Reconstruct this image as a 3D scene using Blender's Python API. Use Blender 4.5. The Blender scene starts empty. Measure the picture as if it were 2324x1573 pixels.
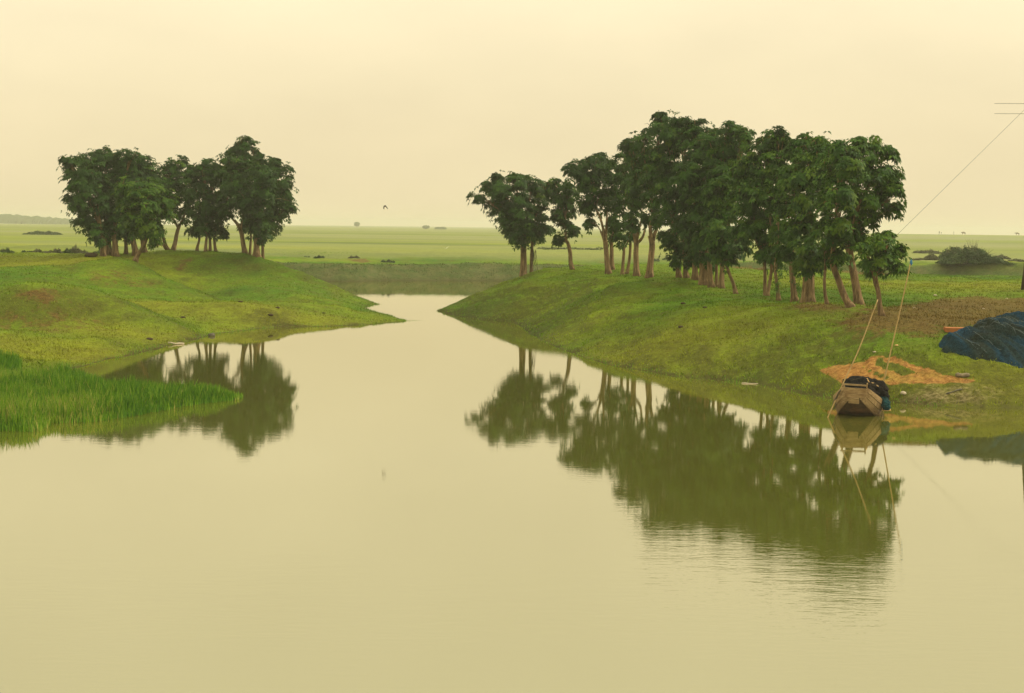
import bpy, math, random
import numpy as np
from mathutils import Vector, Matrix

random.seed(7)
RNG = np.random.default_rng(7)
scene = bpy.context.scene
COL = scene.collection

# ------------------------------------------------------------------ camera model
# all survey coordinates below are read from the photograph at 2324 x 1573
F, CX, CY, H = 3486.0, 1162.0, 786.5, 5.3
PITCH = math.atan((786.5 - 514.5) / F)
ROLL = 0.0125
FWD = np.array([0, math.cos(PITCH), -math.sin(PITCH)])
U0 = np.array([0, math.sin(PITCH), math.cos(PITCH)])
R0 = np.array([1.0, 0, 0])
RT = R0 * math.cos(ROLL) + U0 * math.sin(ROLL)
UP = U0 * math.cos(ROLL) - R0 * math.sin(ROLL)
EYE = np.array([0, 0, H])

def ray(px, py):
    return FWD + (px - CX) / F * RT + (CY - py) / F * UP
def at_d(px, py, d):
    r = ray(px, py)
    return EYE + r * (d / r[1])
def at_z(px, py, z=0.0):
    r = ray(px, py)
    return EYE + r * ((z - H) / r[2])

# ------------------------------------------------------------------ noise
def _hash(ix, iy, s):
    n = (ix.astype(np.int64) * 374761393 + iy.astype(np.int64) * 668265263 + s * 1442695041) & 0xFFFFFFFF
    n = ((n ^ (n >> 13)) * 1274126177) & 0xFFFFFFFF
    return ((n ^ (n >> 16)) & 0xFFFF) / 65535.0
def vnoise(x, y, s=0):
    ix, iy = np.floor(x), np.floor(y)
    fx, fy = x - ix, y - iy
    fx = fx * fx * (3 - 2 * fx); fy = fy * fy * (3 - 2 * fy)
    a = _hash(ix, iy, s); b = _hash(ix + 1, iy, s); c = _hash(ix, iy + 1, s); d = _hash(ix + 1, iy + 1, s)
    return (a + (b - a) * fx) * (1 - fy) + (c + (d - c) * fx) * fy
def fbm(x, y, s=0, o=4):
    t = 0; a = 0.5; tot = 0
    for k in range(o):
        t = t + a * (vnoise(x, y, s + k * 17) - 0.5); tot += a
        a *= 0.5; x = x * 2.03 + 5.1; y = y * 2.03 + 1.7
    return t / tot * 2
def sstep(a, b, x):
    t = np.clip((x - a) / (b - a), 0, 1)
    return t * t * (3 - 2 * t)

# ------------------------------------------------------------------ trees (survey)
# key: (base px, base py, distance, [trunk path px], trunk width px, crown lobes (x, y, rx, ry, depth shift), leaf colour, label)
LEFT, RIGHT = 'trees on the left mound', 'trees along the right bank'
TREES = []
def T(side, bx, by, d, path, w, lobes, tone, label, forks=(), dens=1.0):
    TREES.append(dict(side=side, bx=bx, by=by, d=d, path=path, w=w, lobes=lobes, tone=tone, label=label, forks=forks, dens=dens))

T(LEFT, 234, 581, 107, [(233, 555), (231, 528)], 12.5,
  [(165, 375, 24, 22, 0), (175, 410, 28, 32, 1), (172, 455, 24, 32, 0), (192, 440, 32, 40, -1), (196, 495, 26, 30, 0), (213, 528, 18, 20, 0), (228, 545, 14, 14, 0), (152, 366, 12, 10, 0), (205, 400, 32, 36, 0)], .35,
  'leafy tree with a straight pale trunk at the far left end of the left grove')
T(LEFT, 248, 580, 109, [(246, 555), (243, 525)], 14,
  [(240, 365, 32, 24, 0), (205, 372, 28, 24, 0), (240, 405, 38, 36, 0), (228, 455, 36, 40, -1), (240, 500, 30, 34, 0), (246, 535, 20, 18, 0), (236, 348, 16, 11, 0)], .25,
  'dark leafy tree on the left mound, second trunk from the left, broad crown')
T(LEFT, 262, 580, 108, [(261, 555), (259, 525)], 14,
  [(275, 362, 30, 20, 0), (280, 395, 36, 34, 1), (275, 440, 34, 36, 0), (272, 490, 28, 34, 0), (265, 530, 20, 20, 0), (300, 352, 16, 10, 0)], .3,
  'dark leafy tree on the left mound, third trunk close beside two others')
T(LEFT, 286, 579, 110, [(286, 560), (284, 535)], 9,
  [(312, 370, 24, 20, 0), (312, 400, 30, 32, 0), (300, 440, 28, 36, 0), (292, 490, 24, 32, 0), (284, 530, 18, 20, 0)], .3,
  'slim dark tree on the left mound with field showing both sides of its trunk')
T(LEFT, 309, 578, 109, [(304, 555), (299, 535), (297, 520)], 13,
  [(335, 385, 24, 22, 1), (340, 415, 28, 30, 1), (318, 450, 24, 34, 1), (305, 505, 22, 28, 0), (300, 535, 14, 14, 0)], .35,
  'tree leaning left on the left mound, partly behind the pale green leaning tree')
T(LEFT, 327, 575, 111, [(325, 555), (322, 530)], 12,
  [(358, 410, 22, 22, 1), (362, 440, 24, 30, 1), (335, 500, 22, 28, 0), (350, 520, 20, 20, 0)], .3,
  'tree on the left mound with its trunk hidden behind the pale green leaning tree')
T(LEFT, 306, 597, 95, [(312, 580), (325, 560), (332, 540), (338, 522)], 11,
  [(295, 425, 22, 20, 0), (290, 450, 24, 26, 0), (330, 435, 34, 22, -.5), (325, 465, 36, 30, -1), (360, 455, 28, 28, 0), (300, 485, 28, 28, 0), (345, 495, 34, 28, -.5), (375, 480, 17, 24, 0), (320, 515, 28, 24, 0), (355, 525, 22, 18, 0), (382, 455, 12, 16, 0), (349, 545, 9, 12, 0)], .68,
  'small pale green tree with a leaning trunk in front of the left grove')
T(LEFT, 381, 573, 112, [(376, 556), (370, 538), (360, 522), (356, 508)], 8,
  [(385, 380, 22, 14, 0), (380, 410, 26, 26, 0), (372, 440, 24, 30, 0), (388, 455, 22, 26, 0)], .35,
  'tree with two thin trunks curving left from one foot on the left mound', forks=[[(381, 573), (372, 560), (365, 545), (363, 528)]], dens=.8)
T(LEFT, 394, 573, 112, [(398, 550), (402, 528), (407, 512)], 10,
  [(405, 372, 26, 12, 0), (415, 395, 30, 22, 0), (410, 425, 30, 26, 0), (425, 450, 20, 26, 0), (400, 490, 18, 18, 0), (418, 485, 16, 18, 0)], .35,
  'open sparse tree with a forked trunk and sky showing through, left mound', forks=[[(405, 518), (395, 500), (386, 488), (384, 470)], [(406, 514), (416, 495), (424, 470), (428, 445)]], dens=.62)
T(LEFT, 447, 575, 110, [(448, 560), (452, 545), (453, 530)], 6,
  [(440, 390, 18, 16, 0), (440, 430, 20, 32, 0), (446, 480, 20, 30, 0), (448, 515, 18, 18, 0), (440, 525, 12, 10, 0)], .3,
  'thin tree with a curved trunk, leftmost of the four slim trunks on the left mound', dens=.75)
T(LEFT, 467, 575, 109, [(467, 560), (469, 540)], 7.5,
  [(465, 378, 18, 16, 0), (468, 410, 24, 30, 0), (466, 455, 24, 34, 0), (465, 500, 20, 28, 0), (464, 525, 14, 14, 0)], .3,
  'slim dark tree, the left one of a close pair of trunks on the left mound', dens=.85)
T(LEFT, 476, 575, 110, [(477, 560), (476, 538)], 7.5,
  [(480, 375, 14, 12, 0), (485, 400, 20, 26, 0), (486, 445, 22, 30, 0), (482, 490, 20, 28, 0), (478, 520, 14, 18, 0)], .3,
  'slim dark tree on the left mound, the right one of a close pair of trunks', dens=.85)
T(LEFT, 490, 575, 110, [(488, 560), (486, 540)], 7.5,
  [(505, 405, 16, 26, 0), (502, 450, 20, 30, 0), (496, 495, 20, 26, 0), (492, 525, 16, 16, 0), (505, 530, 10, 14, 0)], .3,
  'slim tree on the left mound with foliage drooping low on its right', dens=.8)
T(LEFT, 556, 579, 108, [(552, 555), (548, 530), (541, 512), (530, 498)], 10.5,
  [(520, 375, 24, 22, 0), (518, 410, 26, 30, 0), (515, 450, 22, 28, 0), (535, 430, 26, 36, -1), (515, 480, 16, 14, 0), (545, 390, 28, 30, 0)], .3,
  'dark tree on the left mound whose trunk curves and reaches out to the left', forks=[[(546, 524), (548, 508), (552, 485)]], dens=.9)
T(LEFT, 567, 580, 110, [(568, 560), (570, 535)], 6.5,
  [(548, 335, 24, 18, 0), (540, 355, 28, 22, 0), (575, 345, 12, 18, 0), (560, 380, 32, 30, 0), (562, 425, 30, 34, 0), (565, 475, 26, 34, 0), (566, 515, 20, 20, 0), (556, 322, 22, 8, 0)], .3,
  'tallest tree of the left grove, slender trunk under a peaked crown')
T(LEFT, 582, 581, 107, [(582, 560), (583, 532)], 15,
  [(590, 375, 26, 22, 0), (595, 405, 32, 32, -1), (600, 450, 36, 36, -1), (585, 495, 32, 32, -1), (590, 525, 24, 20, 0), (560, 455, 26, 34, -1)], .25,
  'dark tree with the thickest trunk at the right end of the left mound')
T(LEFT, 597, 582, 108, [(596, 560), (595, 535)], 7.5,
  [(620, 370, 14, 14, 0), (635, 388, 25, 18, 0), (630, 415, 28, 26, 0), (645, 440, 21, 26, 0), (635, 475, 30, 28, 0), (618, 505, 26, 20, 0), (605, 530, 22, 16, 0), (652, 475, 14, 20, 0)], .35,
  'dark tree with the rightmost trunk of the left grove, wide hanging crown')

T(RIGHT, 1187, 619, 98, [(1188, 595), (1188, 570), (1189, 548)], 16,
  [(1090, 450, 20, 12, 0), (1105, 425, 18, 14, 0), (1130, 405, 10, 12, 0), (1135, 425, 28, 20, 0), (1130, 458, 30, 22, 0), (1170, 415, 32, 18, 0), (1168, 450, 36, 30, -1), (1205, 420, 26, 20, 0), (1150, 490, 32, 24, 0), (1190, 490, 34, 28, -1), (1165, 520, 24, 22, 0), (1190, 530, 28, 24, -1), (1172, 545, 14, 14, 0)], .3,
  'spreading tree with a thick twin trunk at the left tip of the right bank')
T(RIGHT, 1206, 614, 99, [(1206, 590), (1207, 565), (1208, 545)], 8,
  [(1235, 420, 24, 16, 0), (1248, 435, 14, 14, 0), (1225, 455, 28, 26, 0), (1232, 495, 20, 24, 0), (1222, 525, 24, 16, 0), (1240, 520, 12, 10, 0), (1210, 540, 14, 12, 0)], .3,
  'thin trunked tree with hanging twigs beside the twin trunk of the right bank', dens=.72)
T(RIGHT, 1299, 612, 97, [(1295, 595), (1294, 575), (1290, 555), (1285, 545)], 10,
  [(1262, 425, 12, 16, 0), (1272, 445, 18, 22, 0), (1290, 440, 22, 32, 0), (1282, 480, 22, 28, 0), (1285, 515, 22, 22, 0), (1268, 545, 11, 9, 0), (1298, 525, 14, 16, 0), (1262, 490, 10, 14, 0)], .3,
  'narrow tree with an S curved pale trunk standing alone on the right bank crest', dens=.8)
T(RIGHT, 1381, 624, 93, [(1378, 600), (1376, 570), (1373, 545), (1366, 525)], 12,
  [(1298, 385, 16, 14, 0), (1315, 395, 28, 24, 0), (1345, 370, 28, 18, 0), (1340, 400, 34, 32, 0), (1325, 430, 28, 28, 0), (1335, 460, 24, 20, 0), (1340, 505, 18, 13, 0), (1360, 450, 24, 26, 0), (1330, 480, 10, 10, 0)], .35,
  'pale trunked tree of the right bank reaching out left, joined to a darker trunk', forks=[[(1373, 545), (1368, 515), (1360, 490), (1350, 470)], [(1374, 545), (1376, 515), (1378, 480)]], dens=.72)
T(RIGHT, 1389, 617, 94, [(1388, 590), (1388, 560), (1386, 540)], 10,
  [(1365, 362, 22, 14, 0), (1380, 385, 30, 26, 0), (1390, 420, 28, 34, 0), (1385, 460, 22, 24, 0), (1392, 500, 14, 24, 0), (1390, 530, 10, 14, 0)], .35,
  'tree with a black scorched trunk foot next to a pale trunk on the right bank', forks=[[(1387, 548), (1392, 520), (1400, 490)]], dens=.72)
T(RIGHT, 1413, 624, 91, [(1414, 600), (1416, 575), (1416, 560)], 8,
  [(1405, 365, 18, 16, 0), (1412, 400, 22, 32, 0), (1412, 450, 20, 34, 0), (1412, 500, 16, 26, 0), (1410, 540, 13, 20, 0)], .3,
  'slender tree with a straight thin trunk and leaves low on it, right bank', forks=[[(1416, 566), (1424, 550), (1430, 530)]], dens=.75)
T(RIGHT, 1423, 621, 92, [(1427, 600), (1430, 575), (1431, 550)], 8,
  [(1432, 350, 20, 20, 0), (1432, 390, 24, 34, 0), (1436, 440, 20, 34, 0), (1432, 500, 15, 24, 0), (1432, 532, 10, 14, 0)], .3,
  'thin tree with a trunk leaning right among the right bank trees', dens=.75)
T(RIGHT, 1445, 627, 88, [(1444, 605), (1443, 575), (1444, 550), (1440, 530)], 13,
  [(1435, 325, 22, 16, 0), (1450, 350, 30, 30, 0), (1450, 395, 32, 36, 0), (1448, 440, 26, 30, 0), (1440, 480, 18, 24, 0), (1438, 510, 9, 14, 0), (1425, 335, 12, 12, 0)], .35,
  'tree of the right bank with a ribbed trunk forking wide at the top', forks=[[(1445, 552), (1456, 542), (1462, 528), (1464, 505)], [(1444, 550), (1450, 520), (1458, 490)]], dens=.75)
T(RIGHT, 1474, 632, 86, [(1475, 610), (1478, 580), (1480, 555), (1476, 535)], 16,
  [(1455, 320, 24, 14, 0), (1478, 345, 30, 30, 0), (1482, 395, 30, 36, 0), (1486, 445, 26, 30, 0), (1490, 490, 16, 18, 0), (1470, 500, 9, 12, 0)], .3,
  'tree of the right bank with a gnarled swollen trunk and a Y fork', forks=[[(1480, 556), (1486, 530), (1494, 512), (1500, 495)], [(1478, 540), (1476, 515), (1480, 480)]], dens=.75)
T(RIGHT, 1541, 637, 82, [(1539, 615), (1536, 590), (1534, 570)], 13,
  [(1488, 295, 24, 18, 0), (1505, 270, 20, 15, 0), (1520, 300, 36, 28, 0), (1515, 345, 36, 36, 0), (1500, 395, 30, 34, 0), (1508, 440, 32, 34, -1), (1515, 490, 28, 30, 0), (1525, 530, 28, 28, 0), (1528, 565, 22, 20, 0), (1536, 590, 14, 12, 0)], .4,
  'tall tree of the right bank, first trunk of the dense middle cluster')
T(RIGHT, 1558, 641, 81, [(1556, 618), (1555, 595), (1552, 570)], 12,
  [(1545, 285, 28, 18, 0), (1555, 320, 34, 30, 1), (1545, 390, 34, 36, 0), (1550, 450, 32, 36, 0), (1552, 510, 28, 34, 0), (1556, 560, 24, 26, 0), (1562, 590, 16, 14, 0)], .35,
  'dense tree of the middle cluster with a trunk darkened on one side')
T(RIGHT, 1578, 645, 80, [(1578, 620), (1577, 595), (1575, 565)], 14,
  [(1580, 285, 28, 18, 0), (1585, 320, 36, 30, 0), (1575, 365, 36, 36, -1), (1578, 430, 34, 36, -1), (1575, 500, 30, 36, -1), (1576, 555, 24, 28, 0), (1578, 590, 18, 16, 0)], .35,
  'dense tree with reddish exposed roots at its foot, middle of the right bank')
T(RIGHT, 1597, 652, 78.5, [(1597, 625), (1597, 595), (1595, 560)], 24,
  [(1615, 310, 30, 22, 0), (1610, 345, 38, 34, 0), (1560, 400, 34, 34, -2), (1600, 410, 38, 38, -1), (1598, 480, 36, 38, -1), (1598, 545, 30, 36, -1), (1600, 590, 22, 20, 0)], .4,
  'big tree with a broad blackened double trunk in the middle of the right bank')
T(RIGHT, 1615, 658, 77, [(1612, 630), (1610, 600), (1608, 570)], 13,
  [(1660, 345, 30, 30, 0), (1672, 400, 30, 36, 0), (1650, 305, 26, 18, 0), (1640, 335, 34, 30, 0), (1635, 385, 38, 36, 0), (1625, 450, 34, 36, -1), (1620, 520, 30, 36, -1), (1612, 575, 20, 22, 0)], .45,
  'tall tree of the right bank just right of the blackened double trunk')
T(RIGHT, 1626, 655, 78, [(1626, 635), (1626, 605), (1626, 580)], 8,
  [(1660, 300, 18, 14, 0), (1668, 325, 24, 26, 0), (1665, 370, 30, 34, 0), (1655, 430, 28, 34, 0), (1640, 500, 24, 34, 0)], .4,
  'thin trunked tree squeezed between two thicker trunks of the right bank')
T(RIGHT, 1636, 657, 76, [(1637, 635), (1639, 610), (1640, 590)], 13,
  [(1686, 298, 16, 14, 0), (1690, 318, 14, 14, 0), (1650, 400, 38, 32, -1), (1640, 430, 38, 32, -1), (1655, 470, 34, 34, -1), (1630, 480, 30, 30, -1)], .55,
  'tree with a bright buttressed trunk at the right side of the middle cluster')
T(RIGHT, 1670, 668, 73.5, [(1665, 645), (1657, 625), (1650, 605), (1646, 590)], 8.5,
  [(1615, 525, 20, 16, 0), (1640, 520, 30, 22, -.5), (1670, 535, 24, 22, 0), (1622, 550, 22, 20, 0), (1650, 555, 28, 24, -.5), (1632, 578, 20, 16, 0), (1665, 570, 18, 18, 0), (1650, 590, 16, 12, 0), (1688, 560, 10, 12, 0)], .5,
  'small low tree with a thin trunk bending right, in front of the middle cluster')
T(RIGHT, 1737, 676, 70.5, [(1736, 650), (1736, 620), (1735, 590)], 8.5,
  [(1742, 318, 26, 14, 0), (1735, 345, 28, 26, 0), (1710, 380, 30, 30, 0), (1694, 375, 24, 28, 0), (1696, 420, 32, 40, 0), (1690, 455, 30, 36, 0), (1705, 430, 30, 34, 0), (1700, 520, 30, 36, 0), (1695, 480, 22, 26, 0), (1710, 510, 26, 26, 0), (1722, 550, 24, 26, 0), (1730, 580, 14, 16, 0)], .5,
  'tree with the straight one of two crossing thin trunks on the right bank')
T(RIGHT, 1741, 675, 70, [(1745, 650), (1750, 620), (1752, 595)], 8.5,
  [(1765, 310, 26, 15, 0), (1770, 335, 24, 24, 0), (1745, 385, 32, 34, 0), (1735, 440, 30, 36, -1), (1740, 500, 28, 34, 0), (1745, 555, 22, 28, 0), (1755, 595, 14, 12, 0)], .5,
  'tree with the leaning one of two crossing thin trunks on the right bank')
T(RIGHT, 1767, 678, 69, [(1764, 650), (1760, 620), (1760, 595)], 9,
  [(1780, 350, 24, 22, 1), (1775, 400, 30, 36, 0), (1765, 460, 30, 36, 0), (1770, 520, 26, 34, 0), (1768, 570, 18, 22, 0)], .5,
  'tree with ivy growing up its thin trunk on the right bank')
T(RIGHT, 1803, 681, 67.5, [(1800, 650), (1797, 615), (1796, 590)], 14,
  [(1815, 330, 20, 16, 0), (1830, 322, 16, 12, 0), (1812, 360, 34, 30, 0), (1800, 405, 34, 36, -1), (1790, 465, 34, 36, -1), (1800, 525, 30, 36, 0), (1800, 575, 20, 24, 0)], .6,
  'tree with a ribbed trunk wrapped in creepers, left of the thick double trunk')
T(RIGHT, 1833, 690, 66, [(1834, 660), (1835, 625), (1834, 590)], 32,
  [(1862, 325, 26, 16, 0), (1850, 355, 36, 28, 0), (1840, 395, 42, 36, -1), (1835, 455, 42, 40, -1.5), (1832, 520, 40, 38, -1), (1834, 570, 34, 30, -1), (1828, 605, 24, 18, -1), (1850, 598, 22, 18, -1)], .6,
  'big tree with the thickest double trunk of the right bank')
T(RIGHT, 1876, 695, 63, [(1872, 665), (1871, 635), (1873, 610)], 8,
  [(1885, 350, 30, 22, 0), (1885, 395, 34, 36, -1), (1880, 455, 34, 38, -1), (1876, 520, 30, 36, -1), (1876, 575, 22, 26, 0), (1890, 590, 14, 16, 0)], .55,
  'slender trunked tree right of the thickest double trunk on the right bank')
T(RIGHT, 1928, 704, 60.5, [(1917, 675), (1904, 640), (1893, 610), (1886, 585)], 17,
  [(1908, 348, 28, 22, 0), (1908, 400, 32, 34, 0), (1920, 350, 28, 22, 0), (1925, 390, 36, 34, -1), (1915, 445, 38, 36, -1.5), (1905, 500, 36, 34, -1), (1898, 550, 28, 30, 0), (1905, 585, 20, 16, 0)], .6,
  'tree with a heavy trunk leaning left, rooted with a dark upright one')
T(RIGHT, 1948, 697, 61.5, [(1945, 665), (1938, 625), (1931, 590), (1926, 560)], 19,
  [(1945, 332, 22, 14, 0), (1962, 345, 28, 20, 0), (1990, 340, 22, 18, 0), (2015, 348, 18, 16, 0), (1960, 380, 34, 32, 0), (2000, 385, 32, 28, 0), (2030, 405, 13, 14, 0), (1965, 425, 36, 32, -1), (2010, 430, 34, 26, 0), (2030, 445, 17, 20, 0), (2030, 470, 12, 14, 0), (1960, 465, 34, 28, 0), (2000, 465, 24, 20, 0), (1945, 500, 28, 24, 0), (1975, 495, 16, 16, 0), (1925, 545, 30, 28, 0), (1955, 535, 16, 20, 0)], .6,
  'large tree with a dark upright trunk, crown overhanging the right end of the grove', dens=.92)
T(RIGHT, 2001, 722, 56, [(1997, 695), (1994, 665), (1989, 640), (1986, 622)], 12,
  [(1962, 562, 10, 8, 0), (1980, 574, 17, 10, 0), (2002, 553, 13, 8, 0), (1986, 545, 10, 6, 0), (2022, 572, 15, 9, 0), (2038, 566, 9, 7, 0), (2030, 596, 17, 9, 0), (2000, 596, 22, 10, 0), (1966, 600, 13, 9, 0), (1986, 618, 13, 8, 0), (2014, 538, 7, 5, 0), (2042, 610, 7, 6, 0), (1996, 575, 12, 8, 0)], .70,
  'small separate tree with a split trunk and a flat crown near the bamboo poles', forks=[[(1994, 668), (1984, 640), (1980, 615)], [(1988, 630), (1975, 590), (1955, 575)], [(1986, 622), (2000, 590), (2015, 560), (2028, 540)]], dens=.5)

# ------------------------------------------------------------------ terrain
def w2(pts, z=0.0):
    return [tuple(at_z(x, y, z)[:2]) for x, y in pts]
SHORE_L = w2([(-420, 905), (-200, 893), (0, 872), (100, 852), (201, 829), (268, 811), (335, 797), (403, 781), (470, 763), (491, 757), (560, 750), (624, 742), (740, 741), (850, 737), (905, 731), (917, 728), (880, 715), (850, 706), (822, 699), (840, 695), (860, 690)])
SHORE_R = w2([(990, 705), (1020, 713), (1065, 722), (1120, 727), (1168, 729), (1185, 744), (1209, 759), (1241, 777), (1285, 797), (1329, 811), (1373, 826), (1461, 841), (1549, 856), (1636, 864), (1702, 871), (1790, 887), (1870, 903), (1950, 909), (2021, 913), (2151, 924), (2324, 927), (2600, 935)])
LAND_L = SHORE_L + [(-10.5, 107), (-14, 112), (-20, 119), (-28, 124), (-36, 128), (-38, 134), (-30, 142), (-22, 146)]
FAR_LINE = w2([(790, 639), (870, 637), (950, 637), (1030, 637), (1100, 637)]) + [(20, 149), (34, 142), (48, 134), (70, 131), (120, 130)]
LAND_L_POLY = [(-400, 20), (-60, 28)] + [p for p in LAND_L] + FAR_LINE + [(400, 130), (400, 9000), (-400, 9000)]
LAND_R_POLY = SHORE_R + [(60, 45), (400, 40), (400, 108), (100, 106), (62, 110), (42, 114), (25, 117), (12, 114), (4, 109), (-1.5, 102.5)]

def poly_sd(P, poly):
    """signed distance, positive inside"""
    x, y = P[:, 0], P[:, 1]
    n = len(poly); best = np.full(len(P), 1e9); inside = np.zeros(len(P), bool)
    for i in range(n):
        ax, ay = poly[i]; bx, by = poly[(i + 1) % n]
        dx, dy = bx - ax, by - ay
        L2 = dx * dx + dy * dy + 1e-12
        t = np.clip(((x - ax) * dx + (y - ay) * dy) / L2, 0, 1)
        best = np.minimum(best, (x - ax - t * dx) ** 2 + (y - ay - t * dy) ** 2)
        c = ((ay > y) != (by > y))
        xi = ax + (y - ay) / (by - ay + 1e-12) * dx
        inside ^= c & (x < xi)
    return np.where(inside, 1, -1) * np.sqrt(best)

ctrl = []
def cp(px, py, d=None, z=None):
    p = at_d(px, py, d) if d is not None else at_z(px, py, z)
    ctrl.append(p)
def cw(x, y, z): ctrl.append(np.array([x, y, z]))
for p in SHORE_L + SHORE_R: cw(p[0], p[1], 0.0)
for t in TREES: cp(t['bx'], t['by'], t['d'])
# near left mound (bare brown crown)
for q in [(-150, 680, 69), (0, 668, 69), (45, 659, 69.5), (100, 655, 70), (150, 652, 71), (200, 655, 73), (240, 668, 73), (290, 688, 74), (350, 712, 74), (410, 736, 74)]: cp(*q)
for q in [(-150, 778, .55), (0, 764, .6), (60, 765, .55), (120, 773, .45), (180, 780, .35), (0, 800, .3), (100, 800, .3), (100, 830, .15), (220, 770, .5), (300, 765, .35), (-150, 730, .95), (0, 725, .95), (60, 722, 1.0), (120, 722, 1.0), (180, 728, .85), (235, 735, .7)]: cp(q[0], q[1], z=q[2])
# hollow behind it, then the second mound
for q in [(0, 640, 84), (-150, 650, 84), (300, 688, 82), (230, 662, 86), (160, 640, 87), (120, 630, 87), (330, 676, 86), (380, 690, 82)]: cp(*q)
for q in [(-100, 618, 93), (0, 612, 93), (60, 607, 93), (107, 618, 89), (156, 605, 91), (227, 597, 92), (276, 597, 93), (330, 608, 94), (357, 625, 93), (406, 644, 92.5), (455, 660, 92), (490, 674, 91)]: cp(*q)
for q in [(330, 684, 86), (422, 681, 87), (520, 684, 88), (617, 684, 88), (700, 687, 88.5), (738, 690, 89), (800, 697, 88)]: cp(*q)
for q in [(700, 715, .45), (500, 720, .5), (620, 720, .45), (800, 715, .3), (400, 740, .5)]: cp(q[0], q[1], z=q[2])
# third mound with the left grove
for q in [(100, 585, 108), (0, 584, 106), (-150, 584, 106), (200, 583, 107), (330, 577, 110), (430, 574, 111), (520, 576, 110), (620, 583, 109), (660, 590, 109), (690, 602, 109), (737, 624, 108), (785, 648, 107), (830, 672, 105.5), (520, 620, 104), (620, 630, 103), (700, 655, 101), (420, 620, 104), (520, 660, 97), (620, 668, 96), (720, 680, 94), (790, 690, 95)]: cp(*q)
for x, y, z in [(-36, 118, 2.7), (-30, 116, 2.8), (-24, 115, 2.7), (-45, 125, 2.45), (-60, 125, 2.4), (-60, 140, 2.35), (-45, 140, 2.35), (-30, 150, 2.3), (-60, 100, 2.5), (-80, 120, 2.4), (-60, 80, 2.3), (-50, 60, 1.5), (-80, 60, 2), (-80, 90, 2.4)]: cw(x, y, z)
# far bank
for x in (-22, -15, -8, 0, 8, 14):
    cw(x, 151.8 + random.uniform(-.4, .4), 1.5); cw(x, 158, 1.75); cw(x, 166, 1.95)
for q in [(2060, 610, 141), (2150, 603, 141), (2240, 600, 141), (2324, 597, 141), (1900, 606, 143), (1700, 590, 146), (1550, 586, 148)]: cp(*q)
for x in (60, 90, 120): cw(x, 141, 2.5); cw(x, 155, 2.35)
# right land
for q in [(1030, 692, 95), (1070, 673, 96), (1113, 646, 97), (1161, 626, 98.5), (1240, 607, 100), (1300, 602, 101), (1400, 602, 102), (1500, 603, 103)]: cp(*q)
for q in [(1700, 611, 112), (1800, 614, 111), (1950, 622, 108), (2100, 625, 107), (2200, 628, 106), (2324, 633, 105), (2500, 640, 104)]: cp(*q)
for q in [(1100, 690, .75), (1180, 680, 1.2), (1180, 712, .5), (1250, 720, .75), (1300, 680, 1.5), (1250, 650, 1.9), (1400, 660, 1.95), (2120, 690, 2.1), (2250, 690, 2.1), (2324, 690, 2.1), (2500, 700, 2.1)]: cp(q[0], q[1], z=q[2])
def cd(px, *dz):
    for d_, z_ in dz:
        yh = 500 + .0125 * px; r_ = ray(px, yh + (H - z_) * F / d_); p_ = EYE + r_ * (d_ / r_[1]); cw(p_[0], p_[1], z_)
cd(1350, (66, .55), (72, 1.1), (80, 1.75)); cd(1465, (60, .6), (65, 1.1), (70, 1.5), (78, 2.1)); cd(1590, (57, .8), (60, 1.15), (66, 1.7)); cd(1690, (55, .9), (57, 1.2), (61, 1.65), (66, 1.95))
cd(1800, (52.5, 1.0), (56, 1.5), (60, 1.9)); cd(1900, (50.7, 1.15), (53, 1.6), (56, 1.9)); cd(2050, (49.2, 1.0), (51, 1.55), (54, 2.0), (60, 2.15))
for x_ in (2200, 2324, 2460, 2620): cd(x_, (48.3, .85), (50, 1.4), (52, 1.85), (55, 2.1), (60, 2.15))
for x, y, z in [(24, 85, 2.25), (16, 95, 2.3), (30, 95, 2.25), (8, 100, 2.4), (45, 90, 2.2), (45, 70, 2.1), (60, 80, 2.2), (60, 100, 2.2), (60, 60, 1.6), (80, 80, 2.2), (28, 75, 2.15)]: cw(x, y, z)
for x, y, d0, d1, dz in [(-150, 680, 69, 77, .75), (0, 668, 69, 77, .75), (45, 659, 69.5, 77, .8), (100, 655, 70, 77, .8), (150, 652, 71, 78, .7), (200, 655, 73, 79, .6), (240, 668, 73, 79, .5), (290, 688, 74, 79, .4), (350, 712, 74, 78, .3),
                       (107, 620, 89, 99, .45), (156, 605, 91, 99, .5), (227, 597, 92, 100, .5), (276, 598, 93, 100, .5), (330, 608, 94, 100, .6), (357, 625, 93, 98, .65), (406, 644, 92.5, 97, .55), (455, 660, 92, 96, .4),
                       (520, 685, 88, 91.5, .25), (617, 685, 88, 91.5, .3), (700, 688, 88.5, 92, .35), (738, 691, 89, 92, .35)]:
    q_ = at_d(x, y, d1); cw(q_[0], q_[1], max(q_[2] - 1.45 * dz, .12))
CP = np.array(ctrl)

S = 20.0
def tps_fit(P, z, lam):
    n = len(P); X = P / S
    d2 = ((X[:, None] - X[None]) ** 2).sum(-1)
    K = 0.5 * d2 * np.log(d2 + 1e-12)
    A = np.zeros((n + 3, n + 3)); A[:n, :n] = K + lam * np.eye(n)
    A[:n, n] = 1; A[:n, n + 1:] = X; A[n, :n] = 1; A[n + 1:, :n] = X.T
    b = np.zeros(n + 3); b[:n] = z
    return np.linalg.solve(A, b)
W = tps_fit(CP[:, :2], CP[:, 2], 0.0012)
def tps(P):
    out = np.empty(len(P)); X = CP[:, :2] / S
    for i in range(0, len(P), 20000):
        Q = P[i:i + 20000] / S
        d2 = ((Q[:, None] - X[None]) ** 2).sum(-1)
        out[i:i + 20000] = (0.5 * d2 * np.log(d2 + 1e-12)) @ W[:-3] + W[-3] + Q @ W[-2:]
    return out

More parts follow.
